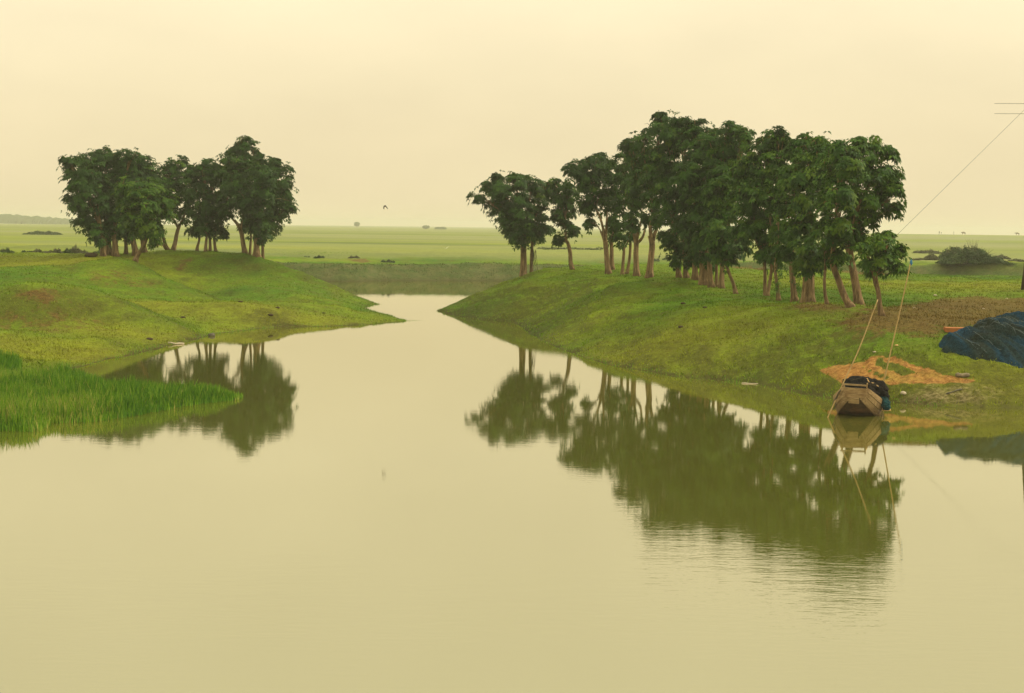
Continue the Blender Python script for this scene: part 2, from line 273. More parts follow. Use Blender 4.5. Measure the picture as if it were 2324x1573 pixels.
# hummocks on the right bank (x px, y px, z guess, radius m, stretch, height)
BUMPS = []
for (x, y, z, r, k, h) in [(1330, 672, 1.6, 1.6, 1.8, .30), (1400, 685, 1.5, 1.8, 1.9, .32), (1440, 676, 1.7, 1.5, 1.9, .25), (1280, 700, 1.1, 1.3, 2.0, .18), (1390, 705, 1.2, 1.2, 2.2, .2), (1500, 640, 2.3, 1.5, 2, .12), (1180, 640, 2.0, 1.4, 2, .15),
                           (1090, 668, 1.2, 1.0, 2, .12), (60, 764, .6, 2.0, 2.5, .12), (560, 640, 2.0, 2.0, 2, .12)]:
    p = at_z(x, y, z); BUMPS.append((p[0], p[1], r, k, h))

def ground(P, fine=True):
    P = np.asarray(P, float).reshape(-1, 2)
    x, y = P[:, 0], P[:, 1]
    sd = np.maximum(poly_sd(P, LAND_L_POLY), poly_sd(P, LAND_R_POLY))
    near = (y < 185) & (np.abs(x) < 130)
    g = np.full(len(P), 2.35)
    if near.any(): g[near] = tps(P[near])
    g = np.clip(g, -1, 3.6)
    plain = 2.32 + .10 * fbm(x / 60, y / 60, 3, 3) + .22 * sstep(400, 2600, y) * fbm(x / 700, y / 260, 9, 2) + .5 * sstep(700, 3000, y) + 1.75 * np.exp(-((y - 800) / 30) ** 2) * sstep(.17, .22, x / np.maximum(y, 1))
    k = sstep(160, 190, y)
    k = np.maximum(k, sstep(75, 110, np.abs(x)) * (y > 128))
    k = np.maximum(k, sstep(85, 125, np.abs(x)))
    g = g * (1 - k) + plain * k
    for bx, by, r, st, h in BUMPS:
        g = g + h * np.exp(-(((x - bx) / (r * st)) ** 2 + ((y - by) / r) ** 2))
    # banks between fields
    if fine:
        a = np.clip(sd, 0, 1) * (1 - sstep(150, 260, y))
        g = g + a * (.27 * fbm(x / 4.5, y / 4.5, 21, 3) + .11 * fbm(x / .9 + 3, y / 1.3, 33, 3))
    edge = .45 * vnoise(x * 1.3, y * 1.3, 5) + .25 * vnoise(x * 4, y * 4, 6)
    sd2 = sd + (edge - .35) * (0.9 if fine else 0)
    land = np.clip(g, np.minimum(.03 * np.maximum(sd2, 0), .25) + .01, .5 * np.maximum(sd2, 0) + .015)
    water = -np.minimum(.03 + .25 * np.maximum(-sd2, 0), 1.3)
    return np.where(sd2 > 0, land, water), sd2
def gz(x, y): return float(ground([(x, y)])[0][0])
def hit(px, py, lo=30, hi=400):
    ds = np.concatenate([np.arange(lo, 160, .15), np.arange(160, hi, 1.0)])
    r = ray(px, py)
    P = EYE[None] + r[None] * (ds / r[1])[:, None]
    z = np.maximum(ground(P[:, :2])[0], 0)
    i = np.argmax(P[:, 2] <= z)
    p = P[i].copy(); p[2] = z[i]
    return p

# ------------------------------------------------------------------ mesh helpers
def new_obj(name, verts, faces, mat, parent=None, smooth=True, loc=(0, 0, 0)):
    me = bpy.data.meshes.new(name)
    me.from_pydata([tuple(v) for v in verts], [], faces)
    me.materials.append(mat)
    if smooth: me.polygons.foreach_set('use_smooth', [True] * len(me.polygons))
    me.update()
    o = bpy.data.objects.new(name, me); COL.objects.link(o)
    o.location = loc
    if parent: o.parent = parent
    return o
def np_obj(name, V, Fq, mat, parent=None, smooth=False, attrs=None, loc=(0, 0, 0)):
    """V (n,3), Fq (m,k) with constant k"""
    me = bpy.data.meshes.new(name)
    k = Fq.shape[1]
    me.vertices.add(len(V)); me.vertices.foreach_set('co', V.astype(np.float32).ravel())
    me.loops.add(Fq.size); me.loops.foreach_set('vertex_index', Fq.astype(np.int32).ravel())
    me.polygons.add(len(Fq)); me.polygons.foreach_set('loop_start', np.arange(0, Fq.size, k, dtype=np.int32))
    if smooth: me.polygons.foreach_set('use_smooth', np.ones(len(Fq), bool))
    me.update(calc_edges=True)
    for an, (typ, data) in (attrs or {}).items():
        a = me.attributes.new(an, typ, 'POINT')
        a.data.foreach_set('color' if typ == 'FLOAT_COLOR' else 'value', data.astype(np.float32).ravel())
    me.materials.append(mat)
    o = bpy.data.objects.new(name, me); COL.objects.link(o); o.location = loc
    if parent: o.parent = parent
    return o
def empty(name, loc):
    o = bpy.data.objects.new(name, None); COL.objects.link(o); o.location = loc; o.empty_display_size = .2
    return o
def tag(o, label=None, cat=None, group=None, kind=None):
    if label: o['label'] = label
    if cat: o['category'] = cat
    if group: o['group'] = group
    if kind: o['kind'] = kind
    return o
class MB:
    def __init__(s): s.v = []; s.f = []
    def add(s, V, Fs):
        n = len(s.v); s.v += [tuple(v) for v in V]; s.f += [tuple(i + n for i in f) for f in Fs]
    def tube(s, pts, rad, n=8, wob=0.0, cap=True):
        pts = [np.array(p, float) for p in pts]; V = []; Fs = []
        prev = None
        for i, p in enumerate(pts):
            t = pts[min(i + 1, len(pts) - 1)] - pts[max(i - 1, 0)]
            t = t / (np.linalg.norm(t) + 1e-9)
            a = np.cross(t, [0, 1, 0]) if prev is None else prev - t * (prev @ t)
            if np.linalg.norm(a) < 1e-3: a = np.cross(t, [1, 0, 0])
            a = a / np.linalg.norm(a); b = np.cross(t, a); prev = a
            for k in range(n):
                th = 2 * math.pi * k / n
                r = rad[i] * (1 + wob * (random.random() - .5))
                V.append(p + r * (math.cos(th) * a + math.sin(th) * b))
        for i in range(len(pts) - 1):
            for k in range(n):
                Fs.append((i * n + k, i * n + (k + 1) % n, (i + 1) * n + (k + 1) % n, (i + 1) * n + k))
        if cap:
            Fs.append(tuple(range(n - 1, -1, -1))); Fs.append(tuple((len(pts) - 1) * n + k for k in range(n)))
        s.add(V, Fs)
    def box(s, c, sx, sy, sz, bev=.0, M=None):
        """chamfered box"""
        b = bev; V = []; hx, hy, hz = sx / 2, sy / 2, sz / 2
        def P(x, y, z):
            v = np.array([x, y, z], float)
            if M is not None: v = M @ v
            return v + np.array(c)
        if b <= 0:
            V = [P(x, y, z) for z in (-hz, hz) for x, y in ((-hx, -hy), (hx, -hy), (hx, hy), (-hx, hy))]
            s.add(V, [(3, 2, 1, 0), (4, 5, 6, 7), (0, 1, 5, 4), (1, 2, 6, 5), (2, 3, 7, 6), (3, 0, 4, 7)]); return
        rings = []
        for z, ins in ((-hz, b), (-hz + b, 0), (hz - b, 0), (hz, b)):
            rings.append([P(x, y, z) for x, y in ((-hx + ins, -hy + ins), (hx - ins, -hy + ins), (hx - ins, hy - ins), (-hx + ins, hy - ins))])
        V = [p for r in rings for p in r]; Fs = [(3, 2, 1, 0), (12, 13, 14, 15)]
        for i in range(3):
            for k in range(4): Fs.append((i * 4 + k, i * 4 + (k + 1) % 4, i * 4 + 4 + (k + 1) % 4, i * 4 + 4 + k))
        s.add(V, Fs)
    def build(s, name, mat, parent=None, smooth=True, loc=(0, 0, 0)):
        return new_obj(name, s.v, s.f, mat, parent, smooth, loc)
def spline(pts, n):
    pts = [np.array(p, float) for p in pts]
    P = [2 * pts[0] - pts[1]] + pts + [2 * pts[-1] - pts[-2]]
    out = []
    for i in range(1, len(P) - 2):
        for k in range(n):
            t = k / n
            out.append(.5 * ((2 * P[i]) + (-P[i - 1] + P[i + 1]) * t + (2 * P[i - 1] - 5 * P[i] + 4 * P[i + 1] - P[i + 2]) * t * t + (-P[i - 1] + 3 * P[i] - 3 * P[i + 1] + P[i + 2]) * t ** 3))
    out.append(pts[-1]); return out

# ------------------------------------------------------------------ materials
class NT:
    def __init__(s, name):
        s.m = bpy.data.materials.new(name); s.m.use_nodes = True
        s.t = s.m.node_tree; s.t.nodes.clear()
        s.out = s.n('ShaderNodeOutputMaterial')
    def n(s, typ, **kw):
        nd = s.t.nodes.new(typ)
        for k, v in kw.items(): setattr(nd, k, v)
        return nd
    def set(s, sock, v):
        if isinstance(v, bpy.types.NodeSocket): s.t.links.new(v, sock)
        elif isinstance(v, (tuple, list)) and len(v) == 3 and sock.type == 'RGBA': sock.default_value = (*v, 1)
        else: sock.default_value = v
    def coord(s, scale=(1, 1, 1), obj=True):
        tc = s.n('ShaderNodeTexCoord'); mp = s.n('ShaderNodeMapping')
        s.t.links.new(tc.outputs['Object'], mp.inputs[0]); mp.inputs['Scale'].default_value = scale
        return mp.outputs[0]
    def noise(s, vec, scale, detail=4, rough=.55, dist=0):
        nd = s.n('ShaderNodeTexNoise'); s.set(nd.inputs['Vector'], vec)
        nd.inputs['Scale'].default_value = scale; nd.inputs['Detail'].default_value = detail
        nd.inputs['Roughness'].default_value = rough; nd.inputs['Distortion'].default_value = dist
        return nd.outputs['Fac']
    def ramp(s, fac, stops):
        nd = s.n('ShaderNodeValToRGB'); s.set(nd.inputs[0], fac)
        e = nd.color_ramp.elements
        while len(e) < len(stops): e.new(.5)
        for q, (p, c) in zip(e, stops):
            q.position = p; q.color = (*c, 1) if isinstance(c, tuple) else (c, c, c, 1)
        return nd.outputs[0]
    def mix(s, fac, a, b, mode='MIX'):
        nd = s.n('ShaderNodeMix', data_type='RGBA', blend_type=mode)
        s.set(nd.inputs[0], fac); s.set(nd.inputs[6], a); s.set(nd.inputs[7], b)
        return nd.outputs[2]
    def math(s, op, a, b=0.0, clamp=False):
        nd = s.n('ShaderNodeMath', operation=op, use_clamp=clamp)
        s.set(nd.inputs[0], a); s.set(nd.inputs[1], b); return nd.outputs[0]
    def attr(s, name):
        nd = s.n('ShaderNodeAttribute', attribute_name=name); return nd
    def bump(s, h, strength, dist):
        nd = s.n('ShaderNodeBump'); s.set(nd.inputs['Height'], h)
        s.set(nd.inputs['Strength'], strength); nd.inputs['Distance'].default_value = dist
        return nd.outputs[0]
    def bsdf(s, col, rough=.8, spec=.3, normal=None, metal=0):
        nd = s.n('ShaderNodeBsdfPrincipled')
        s.set(nd.inputs['Base Color'], col); s.set(nd.inputs['Roughness'], rough)
        nd.inputs['Specular IOR Level'].default_value = spec; nd.inputs['Metallic'].default_value = metal
        if normal is not None: s.t.links.new(normal, nd.inputs['Normal'])
        return nd
    def done(s, shader):
        s.t.links.new(shader, s.out.inputs['Surface']); return s.m

def m_ground(name, lift=1.0, blades=False):
    N = NT(name); P = N.coord()
    A = N.attr('ground_kind'); sep = N.n('ShaderNodeSeparateColor'); N.t.links.new(A.outputs['Color'], sep.inputs[0])
    soil, orange, straw = sep.outputs[0], sep.outputs[1], sep.outputs[2]
    B = N.attr('field_kind'); sp2 = N.n('ShaderNodeSeparateColor'); N.t.links.new(B.outputs['Color'], sp2.inputs[0])
    field, dull, yellow = sp2.outputs[0], sp2.outputs[1], sp2.outputs[2]
    n1 = N.noise(P, .11, 4, .6); n2 = N.noise(P, .9, 4, .65); n3 = N.noise(P, 6.5, 4, .7)
    grass = N.ramp(n1, [(.34, (.055, .136, .007)), (.50, (.108, .200, .009)), (.66, (.195, .255, .012))])
    grass = N.mix(N.math('MULTIPLY', yellow, .8), grass, (.24, .25, .018))
    grass = N.mix(N.ramp(n2, [(.42, 0.0), (.76, .70)]), grass, (.120, .098, .018))
    # thatch on steeper banks
    geo = N.n('ShaderNodeNewGeometry'); sx = N.n('ShaderNodeSeparateXYZ'); N.t.links.new(geo.outputs['True Normal'], sx.inputs[0])
    if not blades:
        steep = N.ramp(sx.outputs[2], [(.88, .6), (.985, 0.0)])
        grass = N.mix(steep, grass, (.070, .066, .014))
    grass = N.mix(N.math('MULTIPLY', dull, .85), grass, N.mix(N.ramp(n2, [(.35, 0.0), (.65, 1.0)]), (.062, .094, .024), (.125, .128, .048)))
    # field colours in long strips
    Ps = N.coord((.012, .035, .0)); strip = N.noise(Ps, 1.0, 5, .7)
    Ps2 = N.coord((.002, .011, .0)); strip2 = N.noise(Ps2, 1.0, 3, .6)
    fc = N.ramp(strip, [(.34, (.085, .125, .026)), (.50, (.175, .220, .016)), (.66, (.235, .255, .020))])
    fc = N.mix(N.ramp(strip2, [(.48, 0.0), (.64, .6)]), fc, (.125, .138, .060))
    Ps3 = N.coord((.0011, .0042, .0)); fc = N.mix(N.ramp(N.noise(Ps3, 1.0, 3, .6), [(.44, 0.0), (.60, .8)]), fc, (.24, .245, .11))  # broad pale belts painted into the field colour in place of thicker haze
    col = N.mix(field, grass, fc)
    nb = N.math('ADD', N.math('MULTIPLY', N.noise(P, 1.6, 5, .75), 1.7), -.85)
    def mask(a, lo=.35, hi=.65):
        return N.ramp(N.math('ADD', a, nb), [(lo, 0.0), (hi, 1.0)])
    sc_ = N.mix(n3, (.085, .044, .015), (.195, .105, .036))
    col = N.mix(N.math('MULTIPLY', mask(soil), .80), col, sc_)
    oc = N.mix(N.ramp(n3, [(.3, 0.0), (.7, 1.0)]), (.27, .115, .030), (.44, .235, .065))
    oc = N.mix(N.ramp(n2, [(.5, 0.0), (.75, .6)]), oc, (.34, .28, .05))
    col = N.mix(N.ramp(N.math('ADD', orange, N.math('MULTIPLY', nb, .42)), [(.40, 0.0), (.60, 1.0)]), col, oc)
    stc = N.mix(N.ramp(n3, [(.42, 0.0), (.6, 1.0)]), (.13, .095, .035), (.36, .28, .15))
    col = N.mix(N.math('MULTIPLY', mask(straw, .40, 1.0), .75), col, stc)
    # fine speckle of the turf itself
    col = N.mix(1.0, col, N.ramp(n3, [(.28, .62 * lift), (.55, 1.0 * lift), (.75, 1.28 * lift)]), 'MULTIPLY')
    if blades: col = N.mix(1.0, col, N.ramp(N.attr('blade_tint').outputs['Fac'], [(0.0, .72), (.6, 1.02), (1.0, 1.42)]), 'MULTIPLY')
    # pale litter flecks
    vo = N.n('ShaderNodeTexVoronoi'); N.set(vo.inputs['Vector'], N.coord((1, 1, .3))); vo.inputs['Scale'].default_value = 1.1
    fl = N.math('MULTIPLY', N.ramp(vo.outputs['Distance'], [(.035, 1.0), (.05, 0.0)]), N.math('GREATER_THAN', N.noise(P, 2.3, 1), .62))
    if not blades: col = N.mix(N.math('MULTIPLY', fl, N.math('SUBTRACT', 1.0, field)), col, (.5, .46, .36))
    sh = N.attr('shore').outputs['Fac']
    col = N.mix(N.math('MULTIPLY', sh, .75), col, (.055, .045, .016))
    nm = None
    if not blades:
        hgt = N.math('ADD', N.noise(P, 3.0, 6, .7), N.math('MULTIPLY', N.noise(P, 22, 3, .7), .35))
        nm = N.bump(hgt, N.math('SUBTRACT', .9, N.math('MULTIPLY', field, .6)), .16)
    return N.done(N.bsdf(col, .95, .08, nm).outputs[0])

def m_leaf(name='leaf_green'):
    N = NT(name)
    a = N.attr('leaf_tint').outputs['Fac']
    col = N.ramp(a, [(0.0, (.011, .038, .005)), (.4, (.024, .076, .007)), (.7, (.052, .132, .010)), (.96, (.110, .190, .013)), (1.0, (.15, .075, .02))])
    b = N.bsdf(col, .55, .16)
    tr = N.n('ShaderNodeBsdfTranslucent'); N.set(tr.inputs[0], N.mix(.5, col, (.09, .15, .012)))
    mx = N.n('ShaderNodeMixShader'); mx.inputs[0].default_value = .28
    N.t.links.new(b.outputs[0], mx.inputs[1]); N.t.links.new(tr.outputs[0], mx.inputs[2])
    return N.done(mx.outputs[0])
def m_bark():
    N = NT('bark'); P = N.coord((1, 1, .16)); Q = N.coord()
    n1 = N.noise(P, 9, 5, .7, .6); n2 = N.noise(Q, 1.3, 3, .6); n3 = N.noise(Q, .5, 3, .6)
    col = N.ramp(n1, [(.3, (.055, .034, .016)), (.5, (.19, .125, .062)), (.7, (.36, .245, .125))])
    col = N.mix(N.ramp(n2, [(.5, 0.0), (.66, .85)]), col, (.030, .022, .014))
    col = N.mix(N.ramp(n3, [(.5, 0.0), (.7, .5)]), col, (.25, .135, .065))
    return N.done(N.bsdf(col, .95, .1, N.bump(n1, 1.0, .06)).outputs[0])
def m_plain(name, c1, c2, scale=6, rough=.85, spec=.2, stretch=(1, 1, 1), bump=.3, bd=.01, metal=0):
    N = NT(name); P = N.coord(stretch); n = N.noise(P, scale, 5, .65)
    return N.done(N.bsdf(N.ramp(n, [(.3, c1), (.7, c2)]), rough, spec, N.bump(n, bump, bd), metal).outputs[0])
def m_wood(name='weathered_plank', c=((.16, .095, .04), (.33, .225, .11), (.42, .31, .17)), stain=False):
    N = NT(name); P = N.coord((1.0, 9, 9)); Q = N.coord((1, 1, 1))
    n = N.noise(P, 4, 5, .7, .4); m = N.noise(Q, 3.0, 4, .6)
    col = N.ramp(n, [(.3, c[0]), (.5, c[1]), (.75, c[2])])
    col = N.mix(N.ramp(m, [(.45, 0.0), (.75, .8)]), col, (.13, .062, .022))
    if stain:
        so_ = N.n('ShaderNodeSeparateXYZ'); N.t.links.new(Q, so_.inputs[0])
        f = N.math('ADD', so_.outputs[2], N.math('MULTIPLY', N.noise(N.coord((6, 6, 1.2)), 1.0, 4, .7), -.5))
        col = N.mix(N.ramp(f, [(0.0, .7), (.20, 0.0)]), col, (.085, .050, .020))
    return N.done(N.bsdf(col, .85, .2, N.bump(n, .5, .012)).outputs[0])
def m_net(name, cols, scale=1.0, streak=False):
    N = NT(name); Q = N.coord()
    n = N.attr('net_streak').outputs['Fac'] if streak else N.noise(Q, 1.1 * scale, 4, .6, .5); k = N.noise(Q, 40, 4, .8); st = N.noise(Q, 9, 4, .7)
    col = N.ramp(n, [(.36, cols[0]), (.47, cols[1]), (.58, cols[2]), (.70, cols[3])])
    col = N.mix(1.0, col, N.ramp(st, [(.3, .45), (.7, 1.55)]), 'MULTIPLY')
    col = N.mix(1.0, col, N.ramp(k, [(.3, .5), (.7, 1.45)]), 'MULTIPLY')
    h = N.math('ADD', k, N.math('MULTIPLY', st, 2.0))
    return N.done(N.bsdf(col, .95, .1, N.bump(h, .9, .05)).outputs[0])
def m_water():
    N = NT('river_water'); P = N.coord()
    r1 = N.noise(N.coord((.45, 1.6, 1)), 5.5, 3, .6, .3)
    r2 = N.noise(N.coord((.5, 1.5, 1)), 1.3, 2, .5)
    calm = N.ramp(N.noise(N.coord((.05, .12, 1)), 1.0, 3, .6), [(.36, .35), (.66, 1.0)])
    # a light breeze ruffles the open water nearest the viewer's bank
    so_ = N.n('ShaderNodeSeparateXYZ'); N.t.links.new(P, so_.inputs[0])
    br = N.n('ShaderNodeMapRange'); br.interpolation_type = 'SMOOTHSTEP'; N.t.links.new(so_.outputs[1], br.inputs[0]); br.inputs[1].default_value = 18; br.inputs[2].default_value = 31; br.inputs[3].default_value = 6.0; br.inputs[4].default_value = .8
    calm = N.math('MULTIPLY', calm, br.outputs[0])
    h = N.math('ADD', N.math('MULTIPLY', r1, .5), N.math('MULTIPLY', r2, .6))
    nm = N.bump(h, N.math('MULTIPLY', calm, WATER_BUMP), .02)
    fr = N.n('ShaderNodeFresnel'); fr.inputs['IOR'].default_value = 1.33; N.t.links.new(nm, fr.inputs['Normal'])
    fac = N.math('ADD', N.math('MULTIPLY', fr.outputs[0], 1.0 - WATER_LIFT), WATER_LIFT, True)
    n = N.noise(P, .06, 3, .6)
    body = N.n('ShaderNodeBsdfDiffuse'); N.set(body.inputs[0], N.mix(n, WATER_BODY[0], WATER_BODY[1]))
    gl = N.n('ShaderNodeBsdfGlossy'); gl.inputs['Roughness'].default_value = .012; gl.inputs[0].default_value = (.975, .95, .85, 1)
    N.t.links.new(nm, gl.inputs['Normal'])
    mx = N.n('ShaderNodeMixShader'); N.t.links.new(fac, mx.inputs[0])
    N.t.links.new(body.outputs[0], mx.inputs[1]); N.t.links.new(gl.outputs[0], mx.inputs[2])
    return N.done(mx.outputs[0])
WATER_BUMP, WATER_LIFT, WATER_BODY = .075, .35, ((.092, .098, .013), (.108, .110, .017))

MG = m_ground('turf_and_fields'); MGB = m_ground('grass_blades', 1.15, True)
ML = m_leaf(); MBARK = m_bark(); MWATER = m_water()
MWOOD = m_wood(c=((.10, .058, .024), (.29, .195, .092), (.43, .32, .175)), stain=True); MDARK = m_wood('tarred_planks', ((.018, .011, .006), (.045, .026, .012), (.10, .06, .026)))
MBAMBOO = m_plain('bamboo', (.24, .15, .05), (.42, .29, .11), 14, .6, .3, (1, 1, .3))
MNETBIG = m_net('heaped_net', ((.009, .040, .070), (.015, .032, .031), (.023, .032, .026), (.009, .052, .100)), .55, True)
MNETBLK = m_net('black_net', ((.006, .006, .007), (.010, .009, .009), (.016, .012, .010), (.03, .018, .012)), 2)
MNETTEAL = m_net('teal_net', ((.012, .06, .075), (.018, .075, .085), (.014, .05, .055), (.03, .10, .10)), 3)
MCORD = m_plain('net_cord', (.06, .09, .09), (.14, .17, .16), 20)
MFLOAT = m_plain('float_wood', (.55, .33, .12), (.75, .52, .25), 20)
MROPE = m_plain('rope', (.03, .025, .02), (.10, .08, .05), 40)
MBLUE = m_plain('blue_rag', (.02, .09, .20), (.03, .16, .30), 12)
MROCK = m_plain('stone', (.05, .045, .035), (.16, .14, .10), 5)
MPALE = m_plain('pale_stone', (.35, .28, .2), (.55, .46, .34), 8)
MCRATE = m_wood('rusty_board', ((.24, .075, .022), (.36, .125, .035), (.44, .17, .05)))
MWIRE = m_plain('steel_wire', (.10, .10, .085), (.16, .155, .13), 10, .5, .4)
MPOLE = m_plain('pole_wood', (.045, .03, .02), (.10, .07, .045), 5, .9, .1, (1, 1, .2))
MDRYTWIG = m_plain('dry_twig', (.05, .04, .022), (.11, .085, .05), 9)

# ------------------------------------------------------------------ ground sheet
def rows(a, b, s): return np.arange(a, b, s)
ys = np.concatenate([rows(-60, 30, 5.0), rows(30, 44, .6), rows(44, 116, .21), rows(116, 128, .5), rows(128, 158, .28), rows(158, 240, 1.0), 240 * np.exp(np.linspace(0, math.log(3600 / 240), 150))])
ta = np.concatenate([np.linspace(-1.5, -.5, 24)[:-1], np.linspace(-.5, -.36, 24)[:-1], np.linspace(-.36, .36, 700), np.linspace(.36, .5, 24)[1:], np.linspace(.5, 1.5, 24)[1:]])
GX = ta[None, :] * (np.abs(ys)[:, None] * .92 + 14); GY = np.repeat(ys[:, None], len(ta), 1)
PG = np.stack([GX.ravel(), GY.ravel()], 1)
ZG, SDG = ground(PG)

ORANGE = [(1858, 840), (1891, 831), (1929, 829), (1957, 825), (1975, 822), (1972, 815), (1990, 812), (2007, 812), (2030, 817), (2068, 831), (2106, 842), (2144, 854), (2166, 860), (2222, 861), (2204, 870), (2160, 873), (2118, 874), (2043, 874), (2025, 880), (1997, 876), (1911, 876), (1895, 864), (1879, 853)]
STREAK = [(1974, 827), (1998, 819), (2030, 827), (2064, 841), (2084, 853), (2048, 855), (2010, 843)]
STREAK2 = [(1945, 837), (1965, 836), (2000, 852), (2030, 862), (2010, 864), (1975, 852)]
SOILS = [[(1890, 738), (1925, 712), (1985, 697), (2060, 690), (2120, 678), (2200, 673), (2324, 675), (2600, 680), (2600, 735), (2324, 740), (2190, 745), (2120, 772), (2060, 762), (2000, 760), (1950, 768), (1900, 752)],
         [(1780, 693), (1830, 689), (1905, 692), (1935, 706), (1870, 709), (1800, 703)],
         [(20, 674), (48, 661), (95, 656), (130, 662), (150, 684), (110, 696), (60, 684)],
         [(398, 614), (410, 592), (432, 582), (438, 588), (426, 602), (414, 618)],
         [(1655, 606), (1700, 605), (1745, 611), (1740, 614), (1690, 611), (1655, 611)],
         [(1910, 615), (1990, 618), (2030, 624), (1990, 626), (1910, 620)],
         [(1345, 594), (1380, 592), (1410, 598), (1380, 600)],
         [(790, 588), (830, 586), (850, 594), (820, 597)],
         [(-150, 705), (0, 690), (60, 685), (160, 695), (260, 725), (290, 755), (180, 760), (60, 752), (-150, 760)],
         [(150, 625), (230, 610), (310, 618), (380, 645), (360, 668), (250, 655), (170, 640)]]
def wpoly(px): return [tuple(hit(x, y)[:2]) for x, y in px]
WOR, WST, WST2 = wpoly(ORANGE), wpoly(STREAK), wpoly(STREAK2)
WSO = [wpoly(s) for s in SOILS]
STR = [(hit(2150, 903), 2.1, .75), (hit(2190, 911), 1.6, .5), (hit(2105, 899), 1.0, .45)]
YEL = [(hit(x, y), r1, r2) for x, y, r1, r2 in [(640, 715, 9, 5), (150, 805, 8, 5), (300, 760, 5, 4), (60, 795, 6, 3), (2240, 890, 7, 3), (1500, 790, 8, 6), (100, 600, 9, 8), (330, 690, 5, 3), (2150, 650, 14, 9)]]
def kinds(P, sd):
    x, y = P[:, 0], P[:, 1]
    soil = np.zeros(len(P)); orange = np.zeros(len(P)); straw = np.zeros(len(P)); yellow = np.zeros(len(P))
    m = (y > 38) & (y < 160) & (np.abs(x) < 60)
    Q = P[m]
    s_ = np.zeros(len(Q))
    for i, w in enumerate(WSO):
        f = 1.6 if i < 2 or i >= 8 else .8
        s_ = np.maximum(s_, sstep(-f, f, poly_sd(Q, w)) * (.85 if i in (0, 1) else (.42 if i >= 8 else .8)))
    soil[m] = s_
    o_ = sstep(-.12, .12, poly_sd(Q, WOR)); o_ *= 1 - .95 * sstep(-.1, .1, poly_sd(Q, WST)) ; o_ *= 1 - .85 * sstep(-.1, .1, poly_sd(Q, WST2))
    orange[m] = o_
    for c, rx, ry in STR: straw = np.maximum(straw, np.exp(-(((x - c[0]) / rx) ** 2 + ((y - c[1]) / ry) ** 2)) * .9)
    for c, rx, ry in YEL: yellow = np.maximum(yellow, np.exp(-(((x - c[0]) / rx) ** 2 + ((y - c[1]) / ry) ** 2)))
    field = sstep(156, 166, y + 3 * vnoise(x / 9, y / 9, 4))
    field = np.maximum(field, sstep(138, 142, y) * (x < -26))
    dull = sstep(124, 128, y) * (1 - sstep(3.2, 5.2, sd + fbm(x / 3, y / 3, 14, 2))) * (x > -30) * (y < 160)
    dull = np.maximum(dull, .55 * (sd < 6) * (sd > 1) * (y > 120) * (y < 150))
    shore = np.exp(-np.maximum(sd, 0) / .35) * (y < 160)
    one = np.ones(len(P))
    return np.stack([soil, orange, straw, one], 1), np.stack([field, dull, yellow, one], 1), shore
KA, KB, KS = kinds(PG, SDG)
ny, nx = GX.shape
ii = (np.arange(ny - 1)[:, None] * nx + np.arange(nx - 1)[None]).ravel()
quads = np.stack([ii, ii + 1, ii + nx + 1, ii + nx], 1)
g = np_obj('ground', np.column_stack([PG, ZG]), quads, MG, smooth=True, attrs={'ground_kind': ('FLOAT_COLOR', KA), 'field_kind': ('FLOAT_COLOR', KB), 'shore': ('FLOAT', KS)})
tag(g, kind='structure')
wv = [(-500, -70, 0), (500, -70, 0), (500, 165, 0), (-500, 165, 0)]
w = new_obj('river', wv, [(0, 1, 2, 3)], MWATER, smooth=False); tag(w, kind='structure')

# ------------------------------------------------------------------ grass as countless blades
def blades(P, hgt, wid, lean, name, mat, label, seg=1, attrs=True, extra=None):
    n = len(P); z, sd = ground(P)
    a = RNG.uniform(0, 2 * math.pi, n); c, s = np.cos(a), np.sin(a)
    base = np.column_stack([P, np.maximum(z, -.05) - .01])
    side = np.column_stack([c, s, np.zeros(n)]) * wid[:, None] / 2
    la = RNG.uniform(0, 2 * math.pi, n)
    tip = base + np.column_stack([np.cos(la) * lean, np.sin(la) * lean, np.ones(n)]) * hgt[:, None]
    if seg == 1:
        V = np.stack([base - side, base + side, tip], 1).reshape(-1, 3); k = 3
        Fq = np.arange(n * 3).reshape(-1, 3)
    else:
        mid = base + (tip - base) * np.array([.35, .35, .6])
        V = np.stack([base - side, base + side, mid + side * .8, tip, mid - side * .8], 1).reshape(-1, 3); k = 5
        Fq = np.arange(n * 5).reshape(-1, 5)
    at = {}
    if attrs:
        A, B, Sh = kinds(P, sd)
        at = {'ground_kind': ('FLOAT_COLOR', np.repeat(A, k, 0)), 'field_kind': ('FLOAT_COLOR', np.repeat(B, k, 0)), 'shore': ('FLOAT', np.repeat(Sh * .0, k))}
    if extra is not None: at['blade_tint'] = ('FLOAT', np.repeat(extra, k))
    o = np_obj(name, V, Fq, mat, attrs=at)
    return tag(o, label, 'grass', kind='stuff')
NB = 330000
yy = 42 + (118 - 42) * RNG.random(NB) ** 1.25; xx = RNG.uniform(-.37, .37, NB) * yy
P = np.column_stack([xx, yy]); z, sd = ground(P)
A_, B_, _ = kinds(P, sd)
keep = (sd > .12) & (RNG.random(NB) > np.maximum(np.maximum(A_[:, 0] * .55, A_[:, 1] * .93), A_[:, 2] * .8))
P = P[keep]; n = len(P)
clump = vnoise(P[:, 0] * 1.4, P[:, 1] * 1.4, 44)
blades(P, RNG.uniform(.035, .105, n) * (.4 + 1.2 * clump), RNG.uniform(.02, .05, n), RNG.uniform(.2, 1.1, n), 'short_grass', MGB, 'short grazed turf covering the river banks and mounds', extra=RNG.uniform(0, 1, n))

